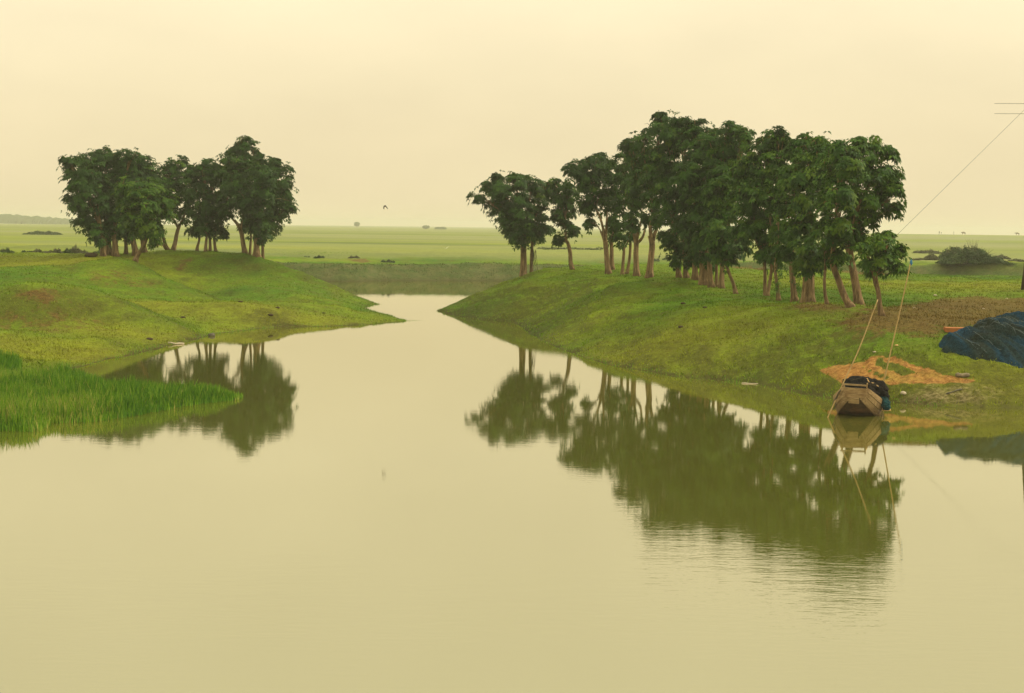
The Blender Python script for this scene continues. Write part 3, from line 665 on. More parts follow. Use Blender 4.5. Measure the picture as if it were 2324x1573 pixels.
NFB = 34000
Pf = np.column_stack([RNG.uniform(-30, 34, NFB), RNG.uniform(145, 157, NFB)]); zf, sf = ground(Pf); Pf = Pf[(sf > .1) & (sf < 4.6) & (vnoise(Pf[:, 0] * .8, Pf[:, 1] * 1.1, 71) > .35)]; n = len(Pf)
blades(Pf, RNG.uniform(.05, .18, n), RNG.uniform(.04, .09, n), RNG.uniform(.2, .9, n), 'bank_grass', MGB, 'rough grass on the slope of the far river bank', extra=RNG.uniform(0, 1, n))

# tall reeds in the shallows at the left
RP = [(-520, 880), (-200, 868), (0, 862), (60, 866), (150, 859), (208, 863), (218, 872), (228, 885), (330, 892), (430, 893), (520, 897), (548, 903), (520, 909), (450, 916), (360, 931), (300, 943), (215, 956), (140, 960), (110, 959), (75, 979), (0, 977), (-200, 990), (-520, 1010)]
WRP = w2(RP)
arr = np.array(WRP); lo, hi = arr.min(0), arr.max(0)
HOLE = at_z(133, 925)[:2]
Q = np.column_stack([RNG.uniform(max(lo[0], -21), hi[0], 130000), RNG.uniform(lo[1], hi[1], 130000)])
s = poly_sd(Q, WRP); hole = np.hypot((Q[:, 0] - HOLE[0]) / .4, (Q[:, 1] - HOLE[1]) / 1.1) < 1
dn = vnoise(Q[:, 0] * 1.7, Q[:, 1] * 1.7, 61); k = (s > -.25 * RNG.random(len(Q))) & (RNG.random(len(Q)) < .35 + 1.1 * dn) & ~(hole & (RNG.random(len(Q)) > .08)); Q, s = Q[k], s[k]
TUFT = w2([(-200, 846), (0, 846), (34, 845), (40, 850), (30, 860), (0, 862), (-200, 862)])
at2 = np.array(TUFT); Q2 = np.column_stack([RNG.uniform(-20, at2[:, 0].max(), 30000), RNG.uniform(at2[:, 1].min(), at2[:, 1].max(), 30000)])
Q2 = Q2[poly_sd(Q2, TUFT) > .9 * RNG.random(len(Q2)) ** 2 - .15][:9000]
def m_reed():
    N = NT('reed'); a = N.attr('blade_tint').outputs['Fac']
    col = N.ramp(a, [(0, (.040, .120, .006)), (.4, (.095, .235, .010)), (.75, (.22, .36, .020)), (1, (.40, .36, .09))])
    b = N.bsdf(col, .55, .25); tr = N.n('ShaderNodeBsdfTranslucent'); N.set(tr.inputs[0], col)
    mx = N.n('ShaderNodeMixShader'); mx.inputs[0].default_value = .3
    N.t.links.new(b.outputs[0], mx.inputs[1]); N.t.links.new(tr.outputs[0], mx.inputs[2]); return N.done(mx.outputs[0])
MREED = m_reed()
hgt = (.34 + .26 * sstep(-5, -13, Q[:, 0])) * RNG.uniform(.55, 1.15, len(Q)) * (.75 + .5 * vnoise(Q[:, 0] * 1.2, Q[:, 1] * 1.2, 8)) * (.55 + .45 * sstep(0, .5, s))
tint = np.clip(.45 + .5 * (vnoise(Q[:, 0] * .5, Q[:, 1] * .5, 3) - .5) + RNG.normal(0, .24, len(Q)), 0, 1)
QQ = np.vstack([Q, Q2]); hh = np.concatenate([hgt, RNG.uniform(.3, .6, len(Q2))]); tt = np.concatenate([tint, RNG.uniform(.1, .6, len(Q2))])
n = len(QQ)
blades(QQ, hh, RNG.uniform(.012, .034, n), RNG.uniform(.02, .45, n) ** 1.3, 'reeds', MREED, 'bright green reeds standing in the shallow water by the left bank', seg=2, attrs=False, extra=tt)
# sparse fringe of longer grass where banks meet water and on field edges
FP = []
for poly, cnt in ((SHORE_L[3:], 2000), (SHORE_R[:-2], 2000)):
    pa = np.array(poly)
    for _ in range(cnt):
        i = random.randrange(len(pa) - 1); t = random.random()
        q = pa[i] * (1 - t) + pa[i + 1] * t + np.array([random.gauss(0, .18), random.gauss(0, .25)])
        FP.append(q)
for x, y, r, c in [(915, 727, .5, 260), (700, 578, 3, 500), (725, 575, 2, 400)]:
    p = hit(x, y)
    for _ in range(c): FP.append(np.array([p[0] + random.gauss(0, r), p[1] + random.gauss(0, r * .6)]))
FP = np.array(FP); n = len(FP)
blades(FP, RNG.uniform(.03, .11, n), RNG.uniform(.012, .03, n), RNG.uniform(.1, .6, n), 'waterside_grass', MREED, 'thin fringe of longer grass along the waterline', seg=2, attrs=False, extra=RNG.uniform(.2, .85, n))

# ------------------------------------------------------------------ tree builder
def rosettes_to_leaves(C, AX, L, tint, K):
    """C centres, AX axes, L leaf length -> drooping leaves in whorls"""
    n = len(C)
    ref = np.where(np.abs(AX[:, 2:3]) > .9, np.array([[1., 0, 0]]), np.array([[0, 0, 1.]]))
    u = np.cross(AX, ref); u /= np.linalg.norm(u, axis=1, keepdims=True); v = np.cross(AX, u)
    ph = (np.arange(K)[None] * 2 * math.pi / K + RNG.uniform(0, 6.28, (n, 1)) + RNG.normal(0, .35, (n, K)))
    r = np.cos(ph)[..., None] * u[:, None] + np.sin(ph)[..., None] * v[:, None]
    Lk = L[:, None] * RNG.uniform(.65, 1.2, (n, K))
    base = C[:, None] + r * .03
    out = r * RNG.uniform(.55, .95, (n, K, 1)) + AX[:, None] * RNG.uniform(.1, .4, (n, K, 1))
    out[..., 2] -= RNG.uniform(.15, .75, (n, K))
    out /= np.linalg.norm(out, axis=2, keepdims=True)
    sd = np.cross(out, AX[:, None]); sd /= np.linalg.norm(sd, axis=2, keepdims=True) + 1e-6
    mid = base + out * (Lk * .5)[..., None] + AX[:, None] * .02
    tip = base + out * Lk[..., None]; tip[..., 2] -= Lk * .18
    wd = (Lk * RNG.uniform(.17, .25, (n, K)))[..., None]
    V = np.stack([base, mid - sd * wd, tip, mid + sd * wd], 2).reshape(-1, 3)
    Fq = np.arange(len(V)).reshape(-1, 4)
    tn = np.clip(tint[:, None] + RNG.normal(0, .10, (n, K)), 0, .95)
    tn = np.where(RNG.random((n, K)) < .0012, 1.0, tn)
    return V, Fq, np.repeat(tn.reshape(-1), 4)
def crown_points(lobes, dens, leaf):
    """lobes: (centre3, rx, rz) -> rosette centres, axes"""
    Cs, As, Ts = [], [], []
    for c, rx, rz, ry in lobes:
        area = 4 * math.pi * ((rx * rz) ** .5) ** 2
        nsub = max(6, int(area * 2.6))
        d = RNG.normal(size=(nsub, 3)); d /= np.linalg.norm(d, axis=1, keepdims=True)
        sc = c + d * np.array([rx, ry, rz]) * RNG.uniform(.15, 1.0, (nsub, 1)) ** .75
        sr = RNG.uniform(.24, .40, nsub) * min(1.0, .5 + rx * .6)
        lump = RNG.normal(0, .19, nsub)
        m = max(5, int(8.5 * dens / (leaf / .24) ** 1.3))
        dd = RNG.normal(size=(nsub, m, 3)); dd[..., 2] = np.abs(dd[..., 2]) * .9 - .25; dd += d[:, None] * .6
        dd /= np.linalg.norm(dd, axis=2, keepdims=True)
        pts = sc[:, None] + dd * (sr[:, None] * RNG.uniform(.5, 1.1, (nsub, m)))[..., None]
        ax = dd * .6 + d[:, None] * .35 + np.array([0, 0, .75]); ax /= np.linalg.norm(ax, axis=2, keepdims=True)
        Cs.append(pts.reshape(-1, 3)); As.append(ax.reshape(-1, 3)); Ts.append(np.repeat(lump, m))
        # loose sprigs standing out of the crown
        ns = max(3, int(area * 1.6 * dens)); e = RNG.normal(size=(ns, 3)); e /= np.linalg.norm(e, axis=1, keepdims=True)
        Cs.append(c + e * (np.array([rx, ry, rz]) + .22) * RNG.uniform(.95, 1.16, (ns, 1))); a2 = e * .7 + np.array([0, 0, .6]); As.append(a2 / np.linalg.norm(a2, axis=1, keepdims=True)); Ts.append(RNG.normal(.06, .1, ns))
    return np.concatenate(Cs), np.concatenate(As), np.concatenate(Ts)
def make_tree(t):
    d = t['d']; px = d / F
    b = at_d(t['bx'], t['by'], d); gzv = gz(b[0], b[1])
    base = np.array([b[0], b[1], gzv])
    root = empty('bank_tree', base); tag(root, t['label'], 'tree', t['side'])
    pts = [base + [0, 0, -.15], base + [0, 0, .05]] + [at_d(x, y, d) for x, y in t['path']]
    mb = MB(); sp = spline(pts, 5); nS = len(sp); R = t['w'] * px / 2
    rad = []
    for i in range(nS):
        f = i / (nS - 1)
        hgt = sp[i][2] - base[2]
        rad.append(R * (1.0 - .22 * f + .42 * math.exp(-max(hgt, 0) / .22)))
    # fluted trunk
    n = 16 if t['w'] > 9 else 10
    V = []; Fs = []; ph = [random.uniform(0, 6.28) for _ in range(3)]
    lob = 2 if t['w'] > 20 else random.choice([3, 4, 5])
    for i, p in enumerate(sp):
        hgt = max(p[2] - base[2], 0)
        for k in range(n):
            th = 2 * math.pi * k / n
            fl = 1 + (.07 + .16 * math.exp(-hgt / .35)) * math.sin(lob * th + ph[0] + hgt * .25) + .05 * math.sin(7 * th + ph[1] + hgt * .5) + random.uniform(-.03, .03)
            r = rad[i] * fl
            V.append(p + np.array([r * math.cos(th), r * math.sin(th) * (.7 if t['w'] > 20 else 1), 0]))
    for i in range(nS - 1):
        for k in range(n): Fs.append((i * n + k, i * n + (k + 1) % n, (i + 1) * n + (k + 1) % n, (i + 1) * n + k))
    Fs.append(tuple((nS - 1) * n + k for k in range(n)))
    mb.add(V, Fs)
    top = sp[-1]; starts = [(top, rad[-1])]
    for fk in t['forks']:
        fp = spline([at_d(x, y, d + random.uniform(-.3, .3)) for x, y in fk], 5)
        r0 = R * .62; mb.tube(fp, [r0 * (1 - .6 * i / (len(fp) - 1)) for i in range(len(fp))], 8, .12)
        starts.append((fp[-1], r0 * .4))
    # lobes in 3D, limbs to each
    lobes = []
    sdir = {}
    for x, y, rx, ry, dz in t['lobes']:
        dd = d + dz + random.uniform(-.35, .35) + (0 if t['w'] < 9 else random.uniform(-.5, .5))
        c = at_d(x, y, dd); q = dd / F
        lobes.append((c, rx * q * .98, ry * q * .98, max(rx, ry) * q * 1.0))
    for c, rx, rz, ry in lobes:
        st, r0 = min(starts, key=lambda s: np.linalg.norm(s[0] - c) + (2 if s[0][2] > c[2] + .3 else 0))
        L = np.linalg.norm(c - st)
        m1 = st + (c - st) * .4 + np.array([random.uniform(-.1, .1), random.uniform(-.1, .1), .12 * L])
        lp = spline([st + np.array([0, 0, -.1]), m1, c], 4); r1 = max(min(r0 * .6, .02 + .022 * L, .09 * rx), .016)
        mb.tube(lp, [r1 * (1 - .75 * i / (len(lp) - 1)) for i in range(len(lp))], 6, .1)
        for _ in range(4):
            e = c + np.array([random.gauss(0, .55) * rx, random.gauss(0, .55) * ry, random.uniform(-.2, .8) * rz])
            mb.tube(spline([lp[-3 - random.randrange(3)], (lp[-1] + e) / 2 + [0, 0, .05], e], 3), list(np.linspace(r1 * .4, .006, 7)), 5)
    mb.v = [tuple(np.array(v) - base) for v in mb.v]
    mb.build('trunk', MBARK, root)
    leaf = .225 if d > 85 else .20
    C, AX, LT = crown_points(lobes, t['dens'] * 1.4, leaf)
    tint = t['tone'] + LT + RNG.normal(0, .05, len(C))
    V, Fq, tn = rosettes_to_leaves(C, AX, RNG.uniform(.8, 1.15, len(C)) * leaf, tint, 8)
    np_obj('crown', V - base, Fq, ML, root, attrs={'leaf_tint': ('FLOAT', tn)})
    return root, base
tree_objs = {}
for t in TREES: tree_objs[t['label']] = make_tree(t)

# hanging dry twigs and ivy belong to single trees
def add_twigs(label, px, py0, py1, d, n, spread):
    root, base = tree_objs[label]; mb = MB()
    for _ in range(n):
        x0 = px + random.uniform(-spread, spread) * .5; x1 = px + random.uniform(-spread, spread)
        a = at_d(x0, py0 + random.uniform(0, 10), d); b = at_d(x1, py1 + random.uniform(-12, 4), d)
        m = (a + b) / 2 + np.array([random.uniform(-.08, .08), random.uniform(-.1, .1), 0])
        mb.tube(spline([a - base, m - base, b - base], 4), list(np.linspace(.014, .006, 9)), 5)
    mb.build('hanging_twigs', MDRYTWIG, root)
add_twigs('thin trunked tree with hanging twigs beside the twin trunk of the right bank', 1213, 565, 612, 98.8, 12, 8)

def add_ivy(label, px, pts, d, n):
    root, base = tree_objs[label]; C = []
    for x, y, r in pts:
        for _ in range(n): C.append(at_d(x + random.gauss(0, r), y + random.gauss(0, r * 1.4), d - .12 + random.uniform(-.15, .1)))
    C = np.array(C); m = len(C); AX = RNG.normal(size=(m, 3)) + np.array([0, -1.0, .8]); AX /= np.linalg.norm(AX, axis=1, keepdims=True)
    V, Fq, tn = rosettes_to_leaves(C, AX, RNG.uniform(.08, .14, m), np.full(m, .6) + RNG.normal(0, .1, m), 4)
    np_obj('ivy', V - base, Fq, ML, root, attrs={'leaf_tint': ('FLOAT', tn)})
add_ivy('tree with ivy growing up its thin trunk on the right bank', 0, [(1764, 640, 4), (1768, 622, 4), (1773, 610, 6), (1784, 600, 7), (1790, 590, 5), (1764, 655, 3)], 69, 9)
add_ivy('tree with a ribbed trunk wrapped in creepers, left of the thick double trunk', 0, [(1808, 640, 4), (1812, 655, 4), (1804, 620, 6), (1800, 605, 8)], 67.5, 10)

# ------------------------------------------------------------------ shrubs
def m_shrub(name, cols):
    N = NT(name); a = N.attr('leaf_tint').outputs['Fac']
    col = N.ramp(a, [(0, cols[0]), (.6, cols[1]), (1, cols[2])])
    return N.done(N.bsdf(col, .7, .15).outputs[0])
MSH1 = m_shrub('shrub_leaf', ((.024, .046, .012), (.050, .088, .020), (.11, .15, .04)))
MSH2 = m_shrub('dry_shrub_leaf', ((.06, .06, .028), (.10, .105, .042), (.15, .16, .06)))
def shrub(px, py, d, wpx, hpx, mat, label, group, n=1500, leaf=.10, prof=None, twigs=40):
    b = at_d(px, py, d); base = np.array([b[0], b[1], gz(b[0], b[1])]); q = d / F
    W_, H_ = wpx * q / 2, hpx * q
    root = empty('shrub', base); tag(root, label, 'shrub', group)
    prof = prof or (lambda u: (1 - u * u) ** .5)
    mb = MB()
    for _ in range(twigs):
        u = random.uniform(-1, 1); v = random.gauss(0, .4)
        hh = H_ * prof(u) * random.uniform(.75, 1.1) + .03
        e = np.array([u * W_, v * W_ * .7, hh]); st = np.array([u * W_ * .55, v * W_ * .4, -.05])
        m = (st + e) / 2 + np.array([random.uniform(-.1, .1) * W_, 0, .1 * H_])
        mb.tube(spline([st, m, e], 3), list(np.linspace(.02, .005, 7)), 4)
    mb.tube([(-W_ * .6, 0, -.07), (0, 0, -.09), (W_ * .6, 0, -.07)], [.05, .07, .05], 5)
    mb.build('stems', MDRYTWIG, root)
    u = RNG.uniform(-1, 1, n); v = np.clip(RNG.normal(0, .42, n), -1, 1); k = RNG.random(n) ** .55
    top = np.array([H_ * prof(x) for x in u]) * (.72 + .75 * fbm(u * W_ * 1.6 + px, v * 2, 3, 4)) * np.sqrt(np.maximum(1 - v * v, .05))
    C = np.column_stack([u * W_, v * W_ * .75, top * k + .02]); AX = RNG.normal(size=(n, 3)) * .5 + np.array([0, 0, 1.]); AX /= np.linalg.norm(AX, axis=1, keepdims=True)
    V, Fq, tn = rosettes_to_leaves(C, AX, RNG.uniform(.7, 1.3, n) * leaf, np.clip(.45 + .6 * fbm(u * 3, v * 3 + px, 8, 2) + RNG.normal(0, .1, n), 0, .9), 6)
    np_obj('foliage', V, Fq, mat, root, attrs={'leaf_tint': ('FLOAT', tn)})
    return root
big = lambda u: max(.12, (1 - abs(u) ** 2.2)) * (.72 + .28 * math.cos((u + .25) * 2.2)) if abs(u) < 1 else .1
shrub(2212, 601, 143, 150, 52, MSH1, 'big dense twiggy bush on the grassy rise behind the bamboo poles', None, 6500, .13, big, 60)
shrub(2165, 582, 172, 66, 32, MSH1, 'paler round bush just behind the left shoulder of the big bush', None, 1500, .15)
shrub(2113, 582, 168, 34, 14, MSH2, 'low reddish brown shrub in the field left of the big bush', None, 600, .12)
shrub(2085, 582, 168, 34, 7, MSH2, 'thin dry shrub in the field between the flat crowned tree and the reddish shrub', None, 260, .12)
shrub(2105, 566, 215, 62, 9, MSH2, 'long low dark hedge on a field edge left of the big bush', None, 500, .2)
shrub(2270, 577, 176, 40, 12, MSH2, 'ragged low shrub behind the right side of the big bush', None, 500, .14)
shrub(2310, 590, 150, 50, 7, MSH2, 'flat brown weeds by the right of the big bush', None, 400, .12)
GS = 'shrubs along the field edge behind the left mounds'
for x, y, w_, h_, m, lab in [(25, 578, 54, 19, MSH1, 'wide grey green shrub nearest the left end of the field edge'), (92, 578, 14, 11, MSH1, 'tiny round shrub standing alone on the field edge'), (116, 574, 22, 7, MSH1, 'flat dark shrub between the tiny round one and a brown one'),
                             (148, 576, 34, 18, MSH2, 'brownish shrub with spiky top on the field edge'), (195, 579, 52, 11, MSH2, 'low reddish shrub spread in front of taller ones'), (225, 576, 42, 20, MSH2, 'feathery brown shrub in the middle of the field edge row'),
                             (268, 578, 40, 22, MSH1, 'green shrub leaning against the tallest bush of the row'), (297, 578, 32, 42, MSH2, 'tallest upright bush of the field edge row'), (325, 579, 40, 17, MSH2, 'low bush sloping down right of the tallest one'), (392, 577, 50, 18, MSH1, 'pale shrub half hidden behind the left grove trunks')]:
    shrub(x * .579 if x < 400 else x, y, 141, w_ * .579, h_ * .579, m, lab, GS, 300, .10, lambda u: (1 - u * u) ** .5 * (.7 + .3 * math.sin(8 * u + x)), 34)
GM = 'tufts on the far river bank'
for x, y, d, w_, h_, m, lab in [(725, 579, 158, 22, 9, MSH1, 'dark tuft on the far bank just right of the left mound'), (693, 577, 160, 18, 6, MSH1, 'small tuft at the right foot of the left mound skyline'), (803, 577, 160, 26, 7, MSH2, 'tuft above the red earth patch on the far bank'),
                             (1330, 590, 152, 36, 9, MSH2, 'grass clump between the single curved tree and the forked pale tree'), (1415, 588, 152, 40, 8, MSH2, 'dry clump seen between the thin trunks on the far bank'), (1485, 582, 160, 22, 13, MSH1, 'round bush behind the gnarled Y fork tree'), (1518, 581, 162, 26, 14, MSH1, 'round bush left of the dense middle cluster'),
                             (880, 591, 155, 30, 8, MSH1, 'green clump in the notch above the far bank')]:
    shrub(x, y, d, w_, h_, m, lab, GM, 170, .12, lambda u: (1 - u * u) ** .5 * (.55 + .45 * math.sin(7 * u + x)), 22)
shrub(96, 530, 330, 80, 9, MSH1, 'long faint thicket in the hazy field at far left', None, 700, .3)
for x0, x1, y, dd in [(1320, 1470, 567, 205)]:
    shrub((x0 + x1) / 2 - 100, y, dd, x1 - x0, 6, MSH1, 'row of thin weeds in the bright paddy left of the spreading tree', None, 300, .16, lambda u: .5 + .5 * abs(math.sin(9 * u)), 20)

def far_tree(px, py, d, wpx, hpx, label):
    b = at_d(px, py, d); base = np.array([b[0], b[1], gz(b[0], b[1])]); q = d / F
    top = at_d(px, py - hpx, d)[2]; Ht = top - base[2]
    root = empty('distant_tree', base); tag(root, label, 'tree')
    mb = MB(); mb.tube(spline([(0, 0, -.3), (.1, 0, Ht * .3), (0, 0, Ht * .6)], 3), list(np.linspace(.35, .15, 7)), 7); mb.build('trunk', MBARK, root)
    n = 500; R_ = wpx * q / 2
    D = RNG.normal(size=(n, 3)); D /= np.linalg.norm(D, axis=1, keepdims=True)
    C = D * RNG.uniform(.4, 1, (n, 1)) * np.array([R_, R_, Ht * .36]) * (1 + .3 * fbm(D[:, 0:1] * 2, D[:, 2:3] * 2, 5, 2)) + np.array([0, 0, Ht * .62])
    AX = D + np.array([0, 0, .6]); AX /= np.linalg.norm(AX, axis=1, keepdims=True)
    V, Fq, tn = rosettes_to_leaves(C, AX, RNG.uniform(.7, 1.2, n) * R_ * .3, RNG.uniform(.2, .6, n), 6)
    np_obj('crown', V, Fq, ML, root, attrs={'leaf_tint': ('FLOAT', tn)})
far_tree(810, 511, 1550, 13, 8, 'lone round tree faint on the horizon left of the centre')
far_tree(967, 517, 1300, 15, 6, 'faint low tree in the hazy fields below the horizon')
far_tree(1000, 519, 1250, 26, 2.5, 'faint spreading bush beside the low tree in the hazy fields')

# far-off wood at the left of the horizon
def wood():
    V, Fs = [], []; xs = np.linspace(-260, 330, 240); D = 1500; prof = [(-1.2, 0), (-1.0, .4), (-.6, .9), (-.2, 1.0), (.3, .9), (.8, .4), (1, 0)]
    for x in xs:
        p = at_d(x, 500, D)
        hh = np.interp(x, [-260, 0, 60, 120, 180, 260, 330], [10, 9.0, 7.2, 5.8, 4.6, 2.4, .5]) * (1 + .22 * float(fbm(np.array([x / 7.0]), np.array([.3]), 2, 4)[0])) + random.uniform(-.35, .35)
        for a, f in prof:
            V.append((p[0] + random.uniform(-.6, .6), D + a * 22 + random.uniform(-2, 2), 2.4 + max(hh, .2) * f * random.uniform(.92, 1.08) - (.3 if f == 0 else 0)))
    m = len(prof)
    for i in range(len(xs) - 1):
        for k in range(m - 1): Fs.append((i * m + k, (i + 1) * m + k, (i + 1) * m + k + 1, i * m + k + 1))
    o = new_obj('far_wood', V, Fs, m_plain('far_foliage', (.03, .05, .02), (.06, .09, .03), .2), smooth=False)
    tag(o, 'far-off line of woodland fading in haze at the left of the horizon', 'wood', kind='stuff')
wood()

# ------------------------------------------------------------------ boat
B0 = at_d(1939, 904, 43.4)
YAW = -math.radians(18.5)
boat = empty('wooden_boat', (B0[0], B0[1], 0)); boat.rotation_euler = (0, math.radians(1.5), YAW)
tag(boat, 'weathered wooden fishing boat with a square bow moored by the right bank', 'boat')
ST = [  # t, half width top, z top, half width chine, z chine, keel z
    (0.0, .315, .86, .165, .56, .55), (.18, .42, .77, .30, .38, .34), (.42, .55, .64, .43, .20, .12), (.75, .66, .51, .54, .03, -.05),
    (1.1, .69, .44, .58, -.06, -.12), (1.7, .66, .42, .56, -.10, -.18), (2.6, .59, .42, .50, -.12, -.2), (3.6, .50, .44, .42, -.11, -.18), (4.4, .41, .47, .32, -.02, -.05), (5.0, .28, .52, .2, .2, .2)]
ts = np.linspace(0, 5.0, 34); SA = np.array(ST)
SI = np.array([np.interp(ts, SA[:, 0], SA[:, k]) for k in range(6)]).T
def side_pt(r, f, off=0.0, sgn=1):
    bul = .03 * math.sin(math.pi * f)
    return np.array([sgn * (r[3] + (r[1] - r[3]) * f + bul + off), r[0], r[4] + (r[2] - r[4]) * f])
for sgn in (-1, 1):
    mb = MB()
    for (f0, f1, off) in ((-.02, .335, .0), (.365, .675, .018), (.705, 1.0, .036)):
        V = []; n = len(SI); th = .028
        for r in SI:
            for f, o in ((f0, off), (f1, off), (f1, off - th), (f0, off - th)): V.append(side_pt(r, f, o, sgn))
        Fs = []
        for i in range(n - 1):
            for k in range(4):
                q = (i * 4 + k, i * 4 + (k + 1) % 4, i * 4 + 4 + (k + 1) % 4, i * 4 + 4 + k)
                Fs.append(q if sgn > 0 else q[::-1])
        Fs += [(0, 3, 2, 1), tuple((n - 1) * 4 + k for k in (0, 1, 2, 3))]
        mb.add(V, Fs)
    mb.build('side_planking', MWOOD, boat, smooth=False)
    mb = MB(); V = []
    pts = [side_pt(r, 1.02, -.005, sgn) for r in SI]; mb.tube(pts, [.026] * len(pts), 6); mb.build('gunwale', MWOOD, boat)
mb = MB(); V = []
for r in SI:
    V += [np.array([-r[3] - .005, r[0] + .012, r[4]]), np.array([0, r[0] + .012, r[5]]), np.array([r[3] + .005, r[0] + .012, r[4]]), np.array([r[3] - .03, r[0] + .03, r[4] + .03]), np.array([-r[3] + .03, r[0] + .03, r[4] + .03])]
Fs = []
for i in range(len(SI) - 1):
    for k in range(5): Fs.append((i * 5 + k, i * 5 + 5 + k, i * 5 + 5 + (k + 1) % 5, i * 5 + (k + 1) % 5))
mb.add(V, Fs); mb.build('hull_bottom', MDARK, boat, smooth=False)
# bow transom: two planks, a short lower board, rail and posts
mb = MB()
mb.box((0, -.012, .775), .66, .035, .165, .006); mb.box((.01, -.010, .635), .60, .035, .105, .006); mb.build('transom', MWOOD, boat, smooth=False)
mb = MB(); Mt = np.array(Matrix.Rotation(math.radians(28), 3, 'X')); mb.box((-.03, .012, .49), .30, .035, .19, .006, Mt); mb.build('bow_block', MWOOD, boat, smooth=False)
mb = MB(); mb.box((-.02, -.03, .945), .70, .04, .045, .006); mb.build('bow_rail', MWOOD, boat, smooth=False)
for x, z0, z1 in ((-.305, .60, .94), (.315, .56, 1.03)):
    mb = MB(); mb.box((x, -.055, (z0 + z1) / 2), .035, .035, z1 - z0, .005, np.array(Matrix.Rotation(math.radians(3 if x > 0 else -4), 3, 'Y'))); mb.build('bow_post', MWOOD, boat, smooth=False)
for x, z, a in ((-.33, .565, 8), (.30, .55, -12)):
    mb = MB(); mb.tube([(x - .06, -.04, z), (x + .06, -.04, z + math.sin(math.radians(a)) * .12)], [.018, .018], 7); mb.build('cleat', MWOOD, boat)
for x0, z0, x1, z1 in ((-.45, .30, -.33, -.02), (.30, .30, .44, -.03), (.42, .26, .68, .0)):
    mb = MB(); t0 = np.interp(z0, [-.1, .56], [1.2, 0]); t1 = np.interp(z1, [-.1, .56], [1.0, 0]); mb.tube([(x0, t0 - .06, z0), (x1, t1 - .07, z1)], [.010, .010], 5); mb.build('batten', MWOOD, boat)
mb = MB(); mb.tube([(.70, .95, .17), (.93, 1.0, .19)], [.03, .028], 8); mb.build('fender_log', MFLOAT, boat)
mb = MB()
for t in (1.0, 1.9, 2.8, 3.7): mb.box((0, t, .37), 1.1 if t < 1.5 else (.9 if t < 3.5 else .7), .16, .03, .004)
mb.build('thwarts', MWOOD, boat, smooth=False)

def boat_pt(x, y, z):
    c, s = math.cos(YAW), math.sin(YAW)
    return np.array([B0[0] + c * x - s * y, B0[1] + s * x + c * y, z])
def heap(name, parts, mat, label, cat, seed, nu=56, nv=34, fold=6, amp=.12):
    """one draped heap: union-like lump mesh from a warped sphere; parts = (centre, sx, sy, sz) given as one ellipsoid"""
    c, sx, sy, sz = parts
    V = []; Fs = []
    for j in range(nv + 1):
        v = math.pi * j / nv
        for i in range(nu):
            u = 2 * math.pi * i / nu
            d = np.array([math.sin(v) * math.cos(u), math.sin(v) * math.sin(u), math.cos(v)])
            nz = float(fbm(np.array([d[0] * fold * .5 + seed]), np.array([d[2] * fold * 1.2 + d[1] * 2]), seed, 4)[0])
            rg = 1 - abs(float(fbm(np.array([d[0] * fold + d[2] * 1.3 * fold]), np.array([d[1] * fold * .5]), seed + 9, 3)[0])) * 1.3
            r = 1 + amp * (1.6 * nz + .6 * rg)
            p = d * r * np.array([sx, sy, sz])
            if p[2] < -sz * .55: p[2] = -sz * .55 + (p[2] + sz * .55) * .2
            V.append(c + p)
    for j in range(nv):
        for i in range(nu): Fs.append((j * nu + i, (j + 1) * nu + i, (j + 1) * nu + (i + 1) % nu, j * nu + (i + 1) % nu))
    o = new_obj(name, V, Fs, mat)
    return tag(o, label, cat) if label else o
# black net heap with a rope of wooden floats
nb = empty('net_heap', boat_pt(.12, 1.6, .55)); tag(nb, 'heap of black fishing net with wooden floats piled in the boat', 'fishing net')
o0 = np.array(nb.location)
h1 = heap('netting', (boat_pt(-.02, 1.75, .62) - o0, .50, .95, .38), MNETBLK, None, None, 3, amp=.15); h1.parent = nb
h2 = heap('netting', (boat_pt(.38, 1.7, .58) - o0, .36, .85, .36), MNETBLK, None, None, 6, amp=.16); h2.parent = nb
h3 = heap('netting', (boat_pt(.12, .85, .58) - o0, .48, .45, .22), MNETBLK, None, None, 8, amp=.15); h3.parent = nb
def zd(zx, zy, d): return at_d(1844 + zx * .1262, 794.3 + zy * .1262, d)
for (x0, y0, x1, y1, r) in [(990, 530, 1020, 580, .017), (1180, 680, 1215, 718, .018), (1150, 632, 1185, 655, .014), (1225, 730, 1245, 745, .014), (975, 510, 995, 518, .013), (1060, 590, 1105, 596, .012)]:
    mb = MB(); mb.tube([zd(x0, y0, 44.15) - o0, zd((x0 + x1) / 2, (y0 + y1) / 2, 44.13) - o0, zd(x1, y1, 44.15) - o0], [r * .7, r, r * .7], 8); mb.build('net_float', MFLOAT, nb)
for pts in ([(860, 590), (940, 612), (1060, 630), (1180, 640)], [(700, 545), (800, 520), (880, 505)], [(1190, 660), (1240, 720), (1280, 790)], [(1030, 590), (1110, 600), (1190, 640)]):
    mb = MB(); sp = spline([zd(x, y, 44.13) - o0 for x, y in pts], 4); mb.tube(sp, [.0045] * len(sp), 5); mb.build('float_line', MDRYTWIG, nb)
tn_ = empty('teal_net', zd(1240, 900, 44.6)); tag(tn_, 'bundle of teal netting hanging over the right side of the boat', 'fishing net'); o1 = np.array(tn_.location)
for (bx_, by_, bz_, sx, sz, sd_) in [(.66, 1.0, .46, .17, .13, 4), (.76, .95, .36, .14, .13, 5), (.82, .95, .24, .10, .12, 7)]:
    hh_ = heap('netting', (boat_pt(bx_, by_, bz_) - o1, sx, .22, sz), MNETTEAL, None, None, sd_, 40, 24, 5, .16); hh_.parent = tn_
tf = heap('teal_net', (zd(425, 870, 44.4), .05, .15, .10), MNETTEAL, 'small tuft of blue net caught on the left side of the boat', 'fishing net', 11, 28, 18, 4, .2)

